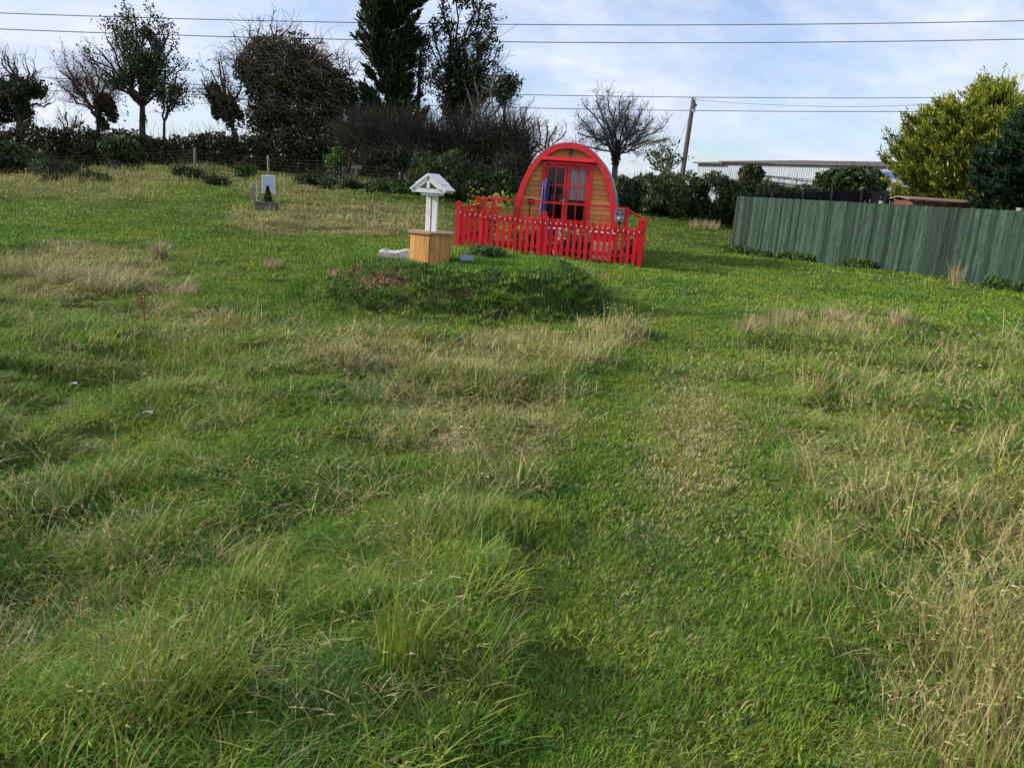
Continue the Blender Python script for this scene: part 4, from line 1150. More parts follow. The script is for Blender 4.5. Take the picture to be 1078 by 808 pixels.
mb.add(v, [[a * n + i, (a + 1) * n + i, (a + 1) * n + i + 1, a * n + i + 1] for a in range(2) for i in range(n - 1)]); mb.build('side_sheet', PALEB, t)
for x in (-1.05, 1.2):
    for y in (-.4, .75): mb = MB(); mb.tube([(x, y, 0), (x, y, zB - .1)], .035, 6); mb.build('pole', STEEL, t)

# ------------------------------------------------------------------ pole and wires
YP = 45.0
pt = at(730.3, 103, YP); pm_ = at(718, 184, YP); dv = (pm_ - pt); base = pt + dv * ((pt[2] - float(terrain0(pt[:1], pt[1:2])[0])) / -dv[2]) ; base[2] -= .3
t = thing('utility_pole', 'weathered timber utility pole leaning behind the hedge', 'utility pole', base)
mb = MB(); mb.tube([base - base, pt - base], [.16, .115], 10); mb.build('post', POLEW, t)
mb = MB(); c = at(728.6, 113, YP) - base; mb.box(c + [.05, -.14, 0], (.2, .12, .5)); mb.box(c + [.16, -.16, .1], (.12, .08, .12)); mb.build('bracket', GREYP, t)
for k, (px, py) in enumerate(((730.5, 104.5), (729, 117))):
    mb = MB(); c = at(px, py, YP) - base + [0, -.2, 0]; mb.tube([c + [0, 0, .06], c - [0, 0, .06]], [.05, .035], 8); mb.build('insulator', WHITE, t)
def wire(name, label, pts, Y, rad=.016, Y2=None, group=None):
    P = []
    xs = np.array([p[0] for p in pts], float); ys = np.array([p[1] for p in pts], float)
    deg = 2 if len(pts) > 2 else 1
    co = np.polyfit(xs, ys, deg)
    n = 60
    for x in np.linspace(xs[0], xs[-1], n):
        P.append(at(x, np.polyval(co, x), Y if Y2 is None else Y + (Y2 - Y) * (x - xs[0]) / (xs[-1] - xs[0])))
    mb = MB(); mb.tube(np.array(P), rad, 5)
    o = mb.build(name, WIREM); tag(o, label, 'cable', group)
wire('power_line', 'highest overhead power line crossing the sky from side to side', [(-500, -12), (0, 13.5), (200, 20), (540, 28.5), (800, 25.5), (1078, 19.5), (1600, 4)], 44.6, .026)
wire('power_line', 'second overhead power line from the top', [(-500, 5), (0, 27), (200, 36), (540, 47.5), (800, 46), (1078, 41), (1600, 22)], 44.6, .026)
wire('power_line', 'overhead power line attached at the very top of the leaning pole', [(-500, 45), (0, 79), (203, 88.5), (540, 100.5), (728, 103), (1010, 101.5), (1600, 88)], YP - .2, .02)
wire('power_line', 'lowest overhead power line attached just below the pole top', [(-500, 58), (0, 92), (203, 102), (540, 114.5), (728, 117), (1010, 116), (1600, 104)], YP - .2, .02)
wire('service_cable', 'thin cable sagging from the pole to the golden conifer', [(731, 105), (870, 112), (1015, 108)], YP, .016, 27.0)
wire('stay_wire', 'thin stay wire running down left from the pole', [(727.5, 117), (700, 190)], YP, .014)
p = at(715, 149, YP - .0); mb = MB(); mb.tube([p + [0.02, 0, .12], p, p - [.03, 0, .12]], [.03, .055, .03], 8); o = mb.build('stay_insulator', BLACK); 
so_ = [k for k in bpy.data.objects if k.name.startswith('stay_wire')][0]; o.parent = so_

#TREES
# ------------------------------------------------------------------ trees and hedges
def stems(px0, py0, Y, q, targets, mb, r0=.16, jitY=.8, k=6, startup=.5, rt=.03):
    limbs = []
    b = at(px0, py0, Y)
    for (tx, ty) in targets:
        e = at(tx, ty, Y + q.normal() * jitY)
        P = curve(b, e, q, k, .25, startup=startup); mb.tube(P, np.linspace(r0, rt, k + 1), 6, cap=False); limbs.append(P)
    return limbs
def tree(name, label, cat, px, Y, fork, q, trunk_r, targets, br, group=None, startup=.4, jitY=.8, bark=None, rl=.09):
    b = on(px, Y); b[2] = float(terrain0(b[:1], b[1:2])[0]) - .1
    t = thing(name, label, cat, b, group=group)
    mb = MB(); f = at(fork[0], fork[1], Y)
    P = np.array([b, b * .66 + f * .34 + q.normal(size=3) * .06, b * .33 + f * .67 + q.normal(size=3) * .06, f]); mb.tube(P, [trunk_r * 1.3, trunk_r, trunk_r * .9, trunk_r * .75], 9, cap=False)
    limbs = stems(fork[0], fork[1], Y, q, targets, mb, rl, jitY, startup=startup)
    tips = [branchy(mb, q, l, .03, **br) for l in limbs]
    rel(mb, 'trunk', bark or BARK, t, b)
    return t, b, limbs, np.concatenate(tips)
def crown(t, b, name, mat, P, size, q, asp=1.5, axis=None, spread=1.):
    mb = MB(); leafquads(mb, P, size, q, asp, axis, spread); return rel(mb, name, mat, t, b)
def B(px, py, Y, rx, rz, ry=None):
    """ellipsoid given in photo pixels"""
    s = (Y * cp + .3) / F0
    return (at(px, py, Y), (rx * s, (ry or (rx + rz) / 2) * s, rz * s))
YT = 36.0
S36 = YT * cp / F0
def conifer(name, label, px, Y, outline, ytop, ybase, n_br, mat, q, depth=.8, size=.034, tiplen=.66, dens=50, upk=.45, trim=1.5):
    """outline: list of (y, left px, right px)"""
    s = (Y * cp + .3) / F0
    b = on(px, Y); b[2] = float(terrain0(b[:1], b[1:2])[0]) - .1
    t = thing(name, label, 'conifer', b)
    mb = MB(); top = at(px, ytop + 6, Y); mb.tube([b, b * .5 + top * .5, top], [.22, .14, .03], 9); tr = mb
    ys = np.array([o[0] for o in outline], float); lf = np.array([o[1] for o in outline], float); rt = np.array([o[2] for o in outline], float)
    lm = MB()
    for i in range(n_br):
        y = ytop + (ybase - ytop) * q.random() ** .8
        th = q.random() * 2 * math.pi
        l_ = np.interp(y, ys, lf); r_ = np.interp(y, ys, rt); c = px
        ex = (r_ - c) if math.cos(th) > 0 else (c - l_)
        R_ = ex * s * abs(math.cos(th)) + depth * (r_ - l_) / 2 * s * (1 - abs(math.cos(th))); R_ *= .66 + .46 * q.random() ** .8
        pe = at(px, y, Y) + np.array([R_ * math.cos(th), R_ * math.sin(th), 0])
        p0 = at(px, min(y + 22 + R_ / s * .55, ybase + 25), Y)
        out_ = unit(pe - p0)
        P = curve(p0, pe, q, 6, .15, startup=-.02)
        tr.tube(P, np.linspace(.035, .006, 7), 4, cap=False)
        # sprays along the outer part: each a fan of leaf blades pointing out and up
        nsp = max(5, int(dens * min(1, R_ / trim)))
        u = 1 - .62 * q.random(nsp) ** 1.3
        for uu in u:
            j = min(int(uu * 6), 5); f_ = uu * 6 - j; c0 = P[j] * (1 - f_) + P[j + 1] * f_
            d = unit(out_ * 1.3 + q.normal(size=3) * .38 + [0, 0, upk]); Ln = tiplen * (.5 + .6 * q.random()) * (.6 if uu > .9 else 1)
            m_ = 11; tt = np.linspace(.1, 1, m_); Pl = c0 + d * (tt * Ln)[:, None] + q.normal(size=(m_, 3)) * .035
            ax = np.broadcast_to(d * 2.2, (m_, 3)); leafquads(lm, Pl, size, q, 4.2, axis=ax, spread=.75, t=np.clip((tt - .35) * 1.3 * (uu > .62) * (.3 + .9 * q.random()), 0, .85), rb=.1 + .7 * q.random())
    rel(tr, 'trunk', BARK, t, b); rel(lm, 'foliage', mat, t, b)
# 1 round ivy tree at the far left
q = np.random.default_rng(101)
t, b, lb, tp = tree('ivy_tree', 'round headed ivy covered tree at the far left', 'tree', 20, YT, (22, 118), q, .22, [(2, 62), (14, 66), (28, 70), (38, 74), (52, 108), (-14, 70), (-24, 90), (8, 60)], dict(n2=6, L2=.9, n3_=5, L3=.5, n4=1))
crown(t, b, 'crown', IVY, cloud(q, 13000, [B(24, 93, YT, 26, 15), B(8, 104, YT, 22, 16), B(40, 95, YT, 12, 11), B(-18, 106, YT, 24, 20), B(22, 118, YT, 17, 16), B(0, 124, YT, 20, 12)], .2, .8, .38, .45), .08, q)
# 2 bare reddish leaning tree
q = np.random.default_rng(102)
t, b, lb, tp = tree('bare_tree', 'reddish bare tree with branches swept to the left beside the ash', 'tree', 108, YT, (104, 125), q, .11, [(62, 74), (70, 70), (76, 80), (84, 66), (92, 74), (66, 92), (100, 70), (112, 84), (80, 92), (118, 96)], dict(n2=9, L2=.85, n3_=8, L3=.55, n4=3, L4=.28, r2=.013, r3=.0065, spread=.5), bark=BARKR, startup=.15, rl=.06)
crown(t, b, 'ivy', IVY, cloud(q, 1900, [B(110, 112, YT, 11, 14), B(108, 128, YT, 7, 10), B(118, 122, YT, 6, 9)], .1, .3, .3), .10, q)
k = q.random(len(tp)) < .35; crown(t, b, 'leaves', BARKR, tp[k] + q.normal(size=(k.sum(), 3)) * .05, .05, q)
# 3 the ash
q = np.random.default_rng(103)
tg = [(118, 26), (126, 38), (134, 20), (141, 14), (150, 30), (158, 22), (168, 40), (178, 34), (180, 52), (172, 66), (104, 52), (98, 66), (94, 62), (108, 78), (186, 70), (146, 44), (160, 50), (120, 60), (136, 50), (112, 40), (168, 26)]
t, b, lb, tp = tree('ash_tree', 'tall spreading ash with sparse dark leaves against the sky', 'tree', 152, YT, (150, 112), q, .15, tg, dict(n2=8, L2=.85, n3_=6, L3=.42, n4=1, r2=.018, r3=.008, spread=.5), startup=.12, rl=.07)
m_ = np.repeat(tp, 3, 0) + q.normal(size=(len(tp) * 3, 3)) * .12
g_ = n3(m_, .8, 4); px_, py_, _ = project(m_); m_ = m_[(g_ > .50 + .10 * (px_ < 120) - .08 * ((px_ > 128) & (px_ < 172)))]
crown(t, b, 'crown', ASH, m_, .075, q)
crown(t, b, 'ivy', IVY, cloud(q, 7500, [B(152, 40, YT, 15, 18), B(146, 62, YT, 10, 20), B(166, 52, YT, 9, 14), B(134, 38, YT, 9, 13), B(151, 90, YT, 5, 16), B(151, 118, YT, 4, 18)], .0, 1.0, .48, .35), .06, q)
# 4 sapling right of it
q = np.random.default_rng(104)
t, b, lb, tp = tree('ivy_sapling', 'slim ivy clad sapling just right of the tall ash', 'tree', 172, YT - .3, (173, 128), q, .07, [(164, 96), (178, 100), (186, 94), (192, 72), (197, 84), (190, 108), (200, 96)], dict(n2=6, L2=.55, n3_=5, L3=.35, n4=1, r2=.013, r3=.007), rl=.045)
m_ = np.repeat(tp, 3, 0) + q.normal(size=(len(tp) * 3, 3)) * .09; m_ = m_[n3(m_, .5, 2) > .5]; crown(t, b, 'crown', ASH, m_, .07, q)
crown(t, b, 'ivy', IVY, cloud(q, 900, [B(170, 100, YT, 10, 9), B(188, 98, YT, 9, 13)], .1, .9, .5, .3), .07, q)
# 5 leaning thorn
q = np.random.default_rng(105)
t, b, lb, tp = tree('thorn_tree', 'twisted thorn tree half covered in ivy, leaning left of the big tangle', 'tree', 252, YT, (244, 128), q, .11, [(212, 84), (222, 74), (226, 94), (234, 70), (216, 100), (208, 96), (240, 92), (254, 84), (230, 62), (250, 100)], dict(n2=7, L2=.7, n3_=6, L3=.45, n4=1, r2=.018), bark=BARKR, startup=.1)
crown(t, b, 'ivy', IVY, cloud(q, 4200, [B(227, 97, YT, 10, 9), B(238, 108, YT, 10, 10), B(246, 122, YT, 9, 14), B(228, 118, YT, 6, 8)], .1, .5, .38, .4), .10, q)
k = q.random(len(tp)) < .3; crown(t, b, 'leaves', ASH, tp[k] + q.normal(size=(k.sum(), 3)) * .06, .07, q)
# 6 big tangle
q = np.random.default_rng(106)
tg = [(262, 36), (272, 30), (284, 26), (296, 36), (310, 42), (330, 48), (350, 56), (362, 70), (250, 60), (244, 70), (258, 50), (372, 84), (340, 52)]
t, b, lb, tp = tree('overgrown_tree', 'huge tree smothered in ivy and hanging dead twigs, left of the tall trees', 'tree', 300, YT, (296, 110), q, .32, tg, dict(n2=8, L2=.9, n3_=6, L3=.5, n4=2, L4=.25, r2=.02), bark=BARKR, startup=.2)
bl = [B(300, 72, YT, 32, 26), B(330, 84, YT, 34, 28), B(352, 100, YT, 28, 32), B(276, 82, YT, 18, 22), B(262, 74, YT, 15, 16), B(310, 108, YT, 38, 34), B(292, 122, YT, 30, 26), B(345, 126, YT, 36, 26), B(285, 52, YT, 14, 12), B(268, 100, YT, 12, 18)]
crown(t, b, 'crown', IVYB, cloud(q, 70000, bl, .35, .5, .38, .45), .08, q)
mb = MB()
for i in range(650):
    c, r_ = bl[int(q.random() * 8)]; d = q.normal(size=3); d[1] = -abs(d[1]); d[2] = abs(d[2]) * .8 + .1; d = unit(d); p = c + d * np.array(r_) * 1.0
    P, _ = wander(q, p, unit(d * .5 + [q.normal() * .9 + .3, -.2, .35]), .7 + 1.0 * q.random(), 5, .14, 0, .45); mb.tube(P, np.linspace(.010, .005, 6), 3, cap=False)
rel(mb, 'dead_twigs', TWIG, t, b)
# 7 tall dark evergreen
q = np.random.default_rng(107)
conifer('tall_evergreen', 'tall dark feathery evergreen rising out of the hedge, the left one of the tall pair', 410, YT, [(-60, 398, 424), (-20, 384, 440), (0, 382, 442), (22, 384, 446), (45, 380, 440), (60, 390, 434), (76, 382, 434), (100, 376, 440), (150, 368, 450)], -50, 150, 190, IVY, q, size=.062, tiplen=.6, dens=24, upk=.12, trim=.9)
# 8 thin trunk
q = np.random.default_rng(108)
t, b, lb, tp = tree('slender_tree', 'slender bare trunk between the two tall dark trees', 'tree', 441, YT + .6, (441.5, 84), q, .11, [(438, 50), (444, 44), (441, 30), (447, 66), (434, 70), (450, 90)], dict(n2=5, L2=.5, n3_=4, L3=.35, r2=.014), rl=.06, jitY=.3)
m_ = np.repeat(tp, 5, 0) + q.normal(size=(len(tp) * 5, 3)) * .13; crown(t, b, 'crown', IVY, m_[n3(m_, .5, 2) > .5], .07, q)
# 9 tall open tree
q = np.random.default_rng(109)
tg = [(462, 4), (478, -14), (492, -20), (508, -4), (518, 14), (524, 28), (456, 24), (452, 46), (514, 44), (522, 60), (454, 70), (506, 78), (520, 96), (470, -30)]
t, b, lb, tp = tree('tall_open_tree', 'tall open tree with ragged dark tiers, the right one of the tall pair', 'tree', 480, YT, (482, 128), q, .20, tg, dict(n2=8, L2=.8, n3_=6, L3=.45, n4=1, r2=.018), startup=.1)
lm = MB()
for l_ in lb + [np.array([at(482, y_, YT) for y_ in (120, 90, 60, 30, 0, -25)])] * 3:
    for i in range(50):
        u_ = q.random() ** .7 * (len(l_) - 1.001); j = int(u_); c0 = l_[j] * (1 - u_ + j) + l_[j + 1] * (u_ - j)
        if n3(c0[None], .8, 3)[0] < .40: continue
        d = unit(q.normal(size=3) * [1, 1, .45] + [0, 0, .05]); tt = np.linspace(.05, 1, 12); Pl = c0 + d * (tt * (.35 + .5 * q.random()))[:, None] + q.normal(size=(12, 3)) * .07
        leafquads(lm, np.repeat(Pl, 2, 0) + q.normal(size=(24, 3)) * .05, .062, q, 2.6, axis=d * 1.2, rb=q.random())
rel(lm, 'crown', IVY, t, b)
mb = MB()
for i in range(90):
    p = at(490 + q.random() * 28, 40 + q.random() * 90, YT + q.normal() * .6); P, _ = wander(q, p, (q.random() * .9, 0, .9 * q.random() + .3), .8 + .9 * q.random(), 5, .12, .05, .25); mb.tube(P, np.linspace(.013, .006, 6), 3, cap=False)
rel(mb, 'dead_twigs', TWIG, t, b)
# 10 small top-heavy tree
q = np.random.default_rng(110)
t, b, lb, tp = tree('spindly_tree', 'spindly tree with a small ivy tuft at its top, left of the pod', 'tree', 530, YT - 1.5, (531, 112), q, .07, [(526, 90), (534, 80), (540, 84), (538, 96), (524, 100), (545, 92)], dict(n2=5, L2=.4, n3_=4, L3=.3, r2=.012, r3=.007), rl=.04, jitY=.3)
m_ = np.repeat(tp, 7, 0) + q.normal(size=(len(tp) * 7, 3)) * .11; crown(t, b, 'crown', IVY, m_[n3(m_, .4, 2) > .47], .07, q)
# 11 broad bare tree right of the pod
q = np.random.default_rng(111)
tg = [(612, 126), (608, 140), (616, 112), (628, 106), (640, 104), (652, 108), (664, 106), (676, 114), (688, 124), (698, 134), (704, 146), (606, 152), (634, 122), (660, 122), (680, 140), (622, 136), (648, 114), (690, 150), (670, 128)]
t, b, lb, tp = tree('bare_thorn_tree', 'broad bare domed tree behind the hedge right of the pod', 'tree', 646, 36, (649, 166), q, .15, tg, dict(n2=10, L2=.65, n3_=8, L3=.40, n4=3, L4=.22, r2=.012, r3=.0065, spread=.55), startup=.22, bark=TWIG, rl=.055, jitY=1.1)
k = q.random(len(tp)) < .16; crown(t, b, 'leaves', IVYB, tp[k] + q.normal(size=(k.sum(), 3)) * .05, .055, q)
crown(t, b, 'ivy', IVY, cloud(q, 900, [B(649, 160, 36, 5, 14)], .1, .4, .3), .09, q)
# sparse saplings
for (name, label, px, Y, fk, tg, sd_) in (
        ('bare_sapling', 'sparse bare sapling rising just behind the left side of the pod roof', 572, 33, (572, 168), [(558, 128), (566, 124), (576, 132), (586, 134), (596, 138), (552, 146)], 112),
        ('leafy_sapling', 'thin straggly sapling between the bare domed tree and the pole', 700, 33, (699, 186), [(690, 166), (698, 160), (706, 164), (712, 172), (684, 172)], 113),
        ('twiggy_sapling', 'tall thin twiggy sapling beside the spindly tree', 552, 34, (550, 170), [(540, 120), (548, 118), (558, 124), (562, 136), (536, 136), (554, 112)], 114),
        ('multi_stem_sapling', 'grey many stemmed sapling at the foot of the tall open tree', 508, 34.5, (506, 160), [(492, 96), (500, 88), (510, 92), (520, 80), (526, 70), (530, 104), (516, 104), (498, 110), (486, 116)], 115),
        ('low_bare_sapling', 'low bare sapling in the gap left of the reddish tree', 72, 35, (72, 146), [(62, 124), (70, 118), (80, 122), (88, 128)], 116)):
    q = np.random.default_rng(sd_); t, b, lb, tp = tree(name, label, 'sapling', px, Y, fk, q, .05, tg, dict(n2=7, L2=.5, n3_=5, L3=.35, r2=.011, r3=.007, spread=.45), bark=TWIG, rl=.035, startup=.2, jitY=.4)
    if name == 'leafy_sapling': m_ = np.repeat(tp, 2, 0) + q.normal(size=(len(tp) * 2, 3)) * .06; crown(t, b, 'leaves', ASH, m_, .06, q)

# golden conifer
q = np.random.default_rng(120)
conifer('golden_conifer', 'big golden green conifer behind the right end of the green fence', 1046, 24.5, [(80, 1038, 1052), (100, 1028, 1064), (118, 990, 1092), (137, 962, 1112), (163, 950, 1128), (190, 952, 1135), (222, 962, 1130), (250, 985, 1110)], 88, 235, 560, GOLD, q)
q = np.random.default_rng(121)
conifer('dark_conifer', 'dense dark green conifer at the right edge beside the golden one', 1106, 20.5, [(90, 1094, 1104), (125, 1072, 1125), (160, 1050, 1145), (200, 1036, 1165), (235, 1030, 1168), (260, 1040, 1160)], 95, 245, 420, CONI, q, tiplen=.36, size=.036, upk=.15)

# hedges and bushes
THICK = pmat('thicket_stems', (.085, .074, .055), (.045, .038, .028), 3, .9, .1)
def bush(name, label, px, Y, blobs, mat, n, size, q, cat='bush', inner=.3, lump=.35, gap=.3, asp=1.6, axis=None, nst=60, stem=BARK, twigs=0, tl=.6):
    b = on(px, Y); b[2] = float(terrain0(b[:1], b[1:2])[0])
    t = thing(name, label, cat, b)
    P = cloud(q, n, blobs, inner, lump, gap, .45, .8); zg = terrain0(P[:, 0], P[:, 1]); P = P[P[:, 2] > zg - .05]
    crown(t, b, 'foliage', mat, P, size, q, asp, axis)
    mb = MB()
    for i in range(nst):
        c, r_ = blobs[int(q.random() * len(blobs))]; x, y = c[0] + q.normal() * r_[0] * .4, c[1] + q.normal() * r_[1] * .4; z = float(terrain0(np.array([x]), np.array([y]))[0])
        e = np.array(c) + q.normal(size=3) * np.array(r_) * .5; W_ = curve((x, y, z), e, q, 4, .3, startup=.3); mb.tube(W_, np.linspace(.03, .008, 5), 4, cap=False)
    for i in range(twigs):
        c, r_ = blobs[int(q.random() * len(blobs))]; d = q.normal(size=3); d[2] = abs(d[2]); d[1] = -abs(d[1]) * .8; d = unit(d); p = np.array(c) + d * np.array(r_) * (.7 + .3 * q.random())
        W_, _ = wander(q, p, unit(d + [0, 0, .9] + q.normal(size=3) * .4), tl * (.5 + q.random()), 5, .14, .05, .35); mb.tube(W_, np.linspace(.009, .004, 6), 3, cap=False)
    rel(mb, 'stem', stem, t, b)
q = np.random.default_rng(130)
bl = []
for px in range(-70, 400, 16):
    top = np.interp(px, [-70, 0, 25, 50, 90, 140, 190, 230, 270, 400], [132, 134, 131, 131, 134, 138, 142, 136, 136, 132]); bot = np.interp(px, [-70, 0, 205, 283, 400], [180, 180, 176, 180, 188])
    bl.append(B(px, (top + bot) / 2 + 2, 34.8 + q.normal() * .3, 15, (bot - top) / 2 + 1, 15))
bush('bramble_hedge', 'long dark overgrown bramble hedge behind the wire fence', 160, 34.8, bl, BRAM, 60000, .085, q, 'hedge', .25, .4, .28, nst=160, twigs=700, stem=BARKR, tl=.5)
q = np.random.default_rng(131)
bl = [B(398, 156, 33.6, 26, 18), B(425, 156, 33.6, 26, 20), B(452, 158, 33.8, 26, 20), B(480, 160, 33.8, 28, 20), B(508, 162, 33.8, 26, 20), B(530, 158, 33.6, 20, 26), B(546, 170, 33.4, 14, 18), B(380, 160, 33.4, 18, 14)]
bl2 = [B(400, 172, 32.6, 20, 12), B(430, 168, 32.6, 22, 14), B(385, 176, 32.4, 14, 9), B(540, 178, 32, 16, 12)]
bush('bramble_bank', 'grey green bramble bank below the brown thicket', 410, 32.6, bl2, BRAM, 20000, .07, q, 'bramble', .2, .6, .34, nst=30, twigs=400, stem=THICK, tl=.6)
bush('bare_thicket', 'tall brown leafless thicket at the foot of the tall trees', 465, 33.7, bl, IVYB, 38000, .055, q, 'thicket', .1, .9, .31, asp=3.5, axis=(0, 0, .8), nst=300, twigs=3600, stem=THICK, tl=1.1)
q = np.random.default_rng(132)
bl = [B(452, 184, 29, 22, 20), B(478, 180, 29, 26, 20), B(504, 188, 29, 24, 18), B(528, 192, 28.5, 20, 16), B(436, 194, 28.5, 16, 12), B(466, 198, 28, 22, 12), B(500, 202, 28, 22, 10)]
bush('gorse_bush', 'big bushy green gorse between the wishing well and the pod', 482, 29, bl, GORSE, 48000, .05, q, inner=.25, gap=.34, lump=.5, asp=3.6, axis=(0, 0, .9), twigs=260, tl=.4)
q = np.random.default_rng(133); bl = []
for px in range(632, 860, 13):
    top = np.interp(px, [630, 645, 660, 690, 720, 760, 800, 830, 860], [196, 186, 182, 182, 184, 188, 190, 192, 196]); bot = np.interp(px, [640, 700, 760, 860], [226, 228, 232, 240])
    Y = np.interp(px, [640, 760, 860], [30.5, 31.5, 33]); bl.append(B(px, (top + bot) / 2 + 2 + q.normal(), Y + q.normal() * .3, 13 + 2 * q.random(), (bot - top) / 2 + 2 * q.normal(), 16))
bush('gorse_hedge', 'long dark green gorse hedge between the pod and the green fence', 720, 31, bl, GORSE, 80000, .05, q, 'hedge', .25, .5, .32, 3.6, (0, 0, .8), 120, twigs=600, tl=.35)
q = np.random.default_rng(134)
bush('round_bush', 'small round topped dense bush in front of the white shed', 791, 44, [B(791, 183, 44, 14, 10), B(790, 192, 44, 10, 10), B(786, 198, 44, 12, 8)], IVYB, 4200, .13, q, gap=.2)
q = np.random.default_rng(135)
bush('spreading_bush', 'wide olive green bush against the shed near the blue tarpaulin', 900, 38, [B(885, 190, 38, 20, 12), B(905, 188, 38, 22, 11), B(922, 193, 38, 13, 9), B(870, 196, 38, 14, 8), B(900, 200, 38, 30, 10)], GORSE, 8500, .11, q, gap=.25, asp=2.2, twigs=200, tl=.4)
q = np.random.default_rng(136)
bush('low_gorse', 'low grey green bush in the rough grass below the bramble hedge, farthest left', 12, 31.2, [B(8, 162, 31.2, 24, 14), B(-20, 164, 31.2, 20, 14), B(34, 168, 31.2, 14, 9)], GORSE, 6500, .085, q, gap=.25, asp=2.4)
q = np.random.default_rng(137)
bush('mixed_bush', 'rounded green bush under the bramble hedge below the tall ash', 128, 31.6, [B(125, 156, 31.6, 20, 10), B(142, 161, 31.6, 12, 7)], GORSE, 4800, .085, q, gap=.25, asp=2.2)
q = np.random.default_rng(138)
bush('yellow_bush', 'upright yellow green shrub beside the twin fence posts', 355, 31.2, [B(355, 160, 31.2, 6, 7), B(352, 171, 31.2, 9, 8), B(358, 168, 31.2, 6, 8)], LOWG, 900, .07, q, gap=.42, lump=.8, nst=12)
for (px, py, rx, rz, Y, mat, lab, sd_) in ((54, 187, 14, 6, 27.5, LOWG, 'low rounded bramble mound in the rough grass at the far left', 140), (196, 181, 16, 6, 28.5, GORSE, 'low dark bramble mound just below the left wooden fence post', 141),
        (257, 178, 10, 6, 30, LOWG, 'bright green nettle clump between the two left fence posts', 142), (330, 190, 22, 7, 28, GORSE, 'straggly low bramble right of the white cabinet', 143),
        (380, 195, 26, 9, 27.6, GORSE, 'wide low bramble patch left of the green gorse', 144), (60, 176, 20, 7, 29.5, GORSE, 'dark bramble mound under the hedge, left of the tall ash', 146), (98, 186, 16, 5, 27, LOWG, 'low pale green clump on the left bank before the dark brambles', 147),
        (228, 190, 12, 4, 27, GORSE, 'small dark clump left of the standpipe', 148), (415, 196, 20, 8, 27.2, LOWG, 'pale leafy bramble touching the green gorse', 145)):
    q = np.random.default_rng(sd_); bush('bramble_clump', lab, px, Y, [B(px - rx * .4, py, Y, rx * .7, rz), B(px + rx * .4, py + 1, Y, rx * .7, rz * .85)], mat, int(rx * rz * 26), .05, q, 'bramble', .0, 1.0, .34, nst=14, twigs=60, tl=.4)

# wire stock fence before the bramble hedge
posts = [(-60, 32.6), (45, 32.6), (125, 32.5), (205, 32.2), (283, 32.0), (360, 31.2), (421, 29.5), (428, 29.3)]
hts = [1.1, 1.0, 1.0, .78, .80, .80, .55, .55]
W0_ = on(*posts[0]); t = thing('wire_stock_fence', 'old wire stock fence on grey wooden posts below the bramble hedge', 'fence', W0_)
pp = []
for (px, Y), h in zip(posts, hts):
    p = on(px, Y); mb = MB(); p2 = p - W0_; mb.tube([p2 - [0, 0, .2], p2 + [rng.normal() * .03, 0, h]], [.06, .055], 8); mb.build('post', POSTW, t); pp.append(p2)
for k in range(6):
    z = .08 + k * .125; mb = MB(); P = []
    for i in range(len(pp) - 1):
        for u in np.linspace(0, 1, 8, endpoint=False): P.append(pp[i] * (1 - u) + pp[i + 1] * u + [0, -.06, z - .03 * math.sin(math.pi * u)])
    P.append(pp[-1] + [0, -.06, z]); mb.tube(P, .004, 4, cap=False); mb.build('wire', BARK, t)
mb = MB(); tot = 0
for i in range(len(pp) - 1):
    n = int(np.linalg.norm(pp[i + 1] - pp[i]) / .25)
    for k in range(n): p = pp[i] + (pp[i + 1] - pp[i]) * k / n + [0, -.06, 0]; mb.tube([p + [0, 0, .06], p + [0, 0, .70]], .0025, 3, cap=False)
mb.build('netting', BARK, t)
p = on(363.5, 31); mb = MB(); mb.tube([(0, 0, -.1), (.03, 0, .62)], [.05, .045], 7); t2 = mb.build('broken_post', BARKR); t2.location = p; tag(t2, 'short brown broken post beside the grey fence post and yellow shrub', 'post')
p = on(375, 31.2); mb = MB(); mb.box((0, 0, .52), (.40, .10, .13)); mb.box((.0, .0, .2), (.08, .08, .55)); t2 = mb.build('feed_trough', POSTW); t2.location = p; tag(t2, 'small grey weathered board on a stake right of the broken post', 'board')

# dead grass tussocks worth pointing at
def tussock(px, py, h, r_, n, seed, label, mat=STRAW, lean=(.05, .6), w_=(.006, .012), name='grass_tussock', cat='grass tussock', az=(0, 6.28), flat=.8):
    p = gnd(px, py); o = blades(n, r_, (h * .55, h), w_, lean, (.1, 1.1), seed, az=az, seg=4, wander=.8).build(name, mat); o.location = (p[0], p[1], p[2] - .01); tag(o, label, cat)
tussock(168, 272, .42, .12, 150, 201, 'upright bleached tussock in the green sward at the left', w_=(.008, .016))
tussock(287, 283, .26, .16, 130, 202, 'small straw tussock left of the mound', w_=(.008, .014))
tussock(76, 300, .42, .40, 420, 203, 'wide grey dead tussock collapsed at the far left', lean=(.4, 1.3), w_=(.008, .014))
tussock(122, 308, .46, .34, 420, 204, 'domed grey dead tussock, the larger right one of the pair at the left', lean=(.3, 1.2), w_=(.008, .014))
tussock(185, 314, .36, .26, 260, 205, 'brown dead tussock behind the rusty dock stalk', lean=(.3, 1.1), w_=(.007, .013))
tussock(793, 350, .42, .22, 170, 206, 'leaning straw tussock at the right path edge, nearest the path', w_=(.007, .012))
tussock(824, 346, .42, .2, 240, 207, 'pale upright straw tussock beyond the right path edge', w_=(.007, .012))
tussock(878, 340, .34, .22, 220, 208, 'greyish bleached tussock, middle of the straw row at the right', w_=(.007, .012))
tussock(902, 352, .32, .2, 200, 209, 'drooping straw tussock, fourth in the row at the right', lean=(.2, 1.0), w_=(.007, .012))
tussock(943, 356, .42, .10, 130, 210, 'tall narrow straw tussock at the right end of the row', w_=(.007, .012))
tussock(960, 346, .30, .24, 260, 211, 'dark green dome of coarse grass beside the narrow straw tussock', GORSE, (.3, 1.2), (.006, .012))
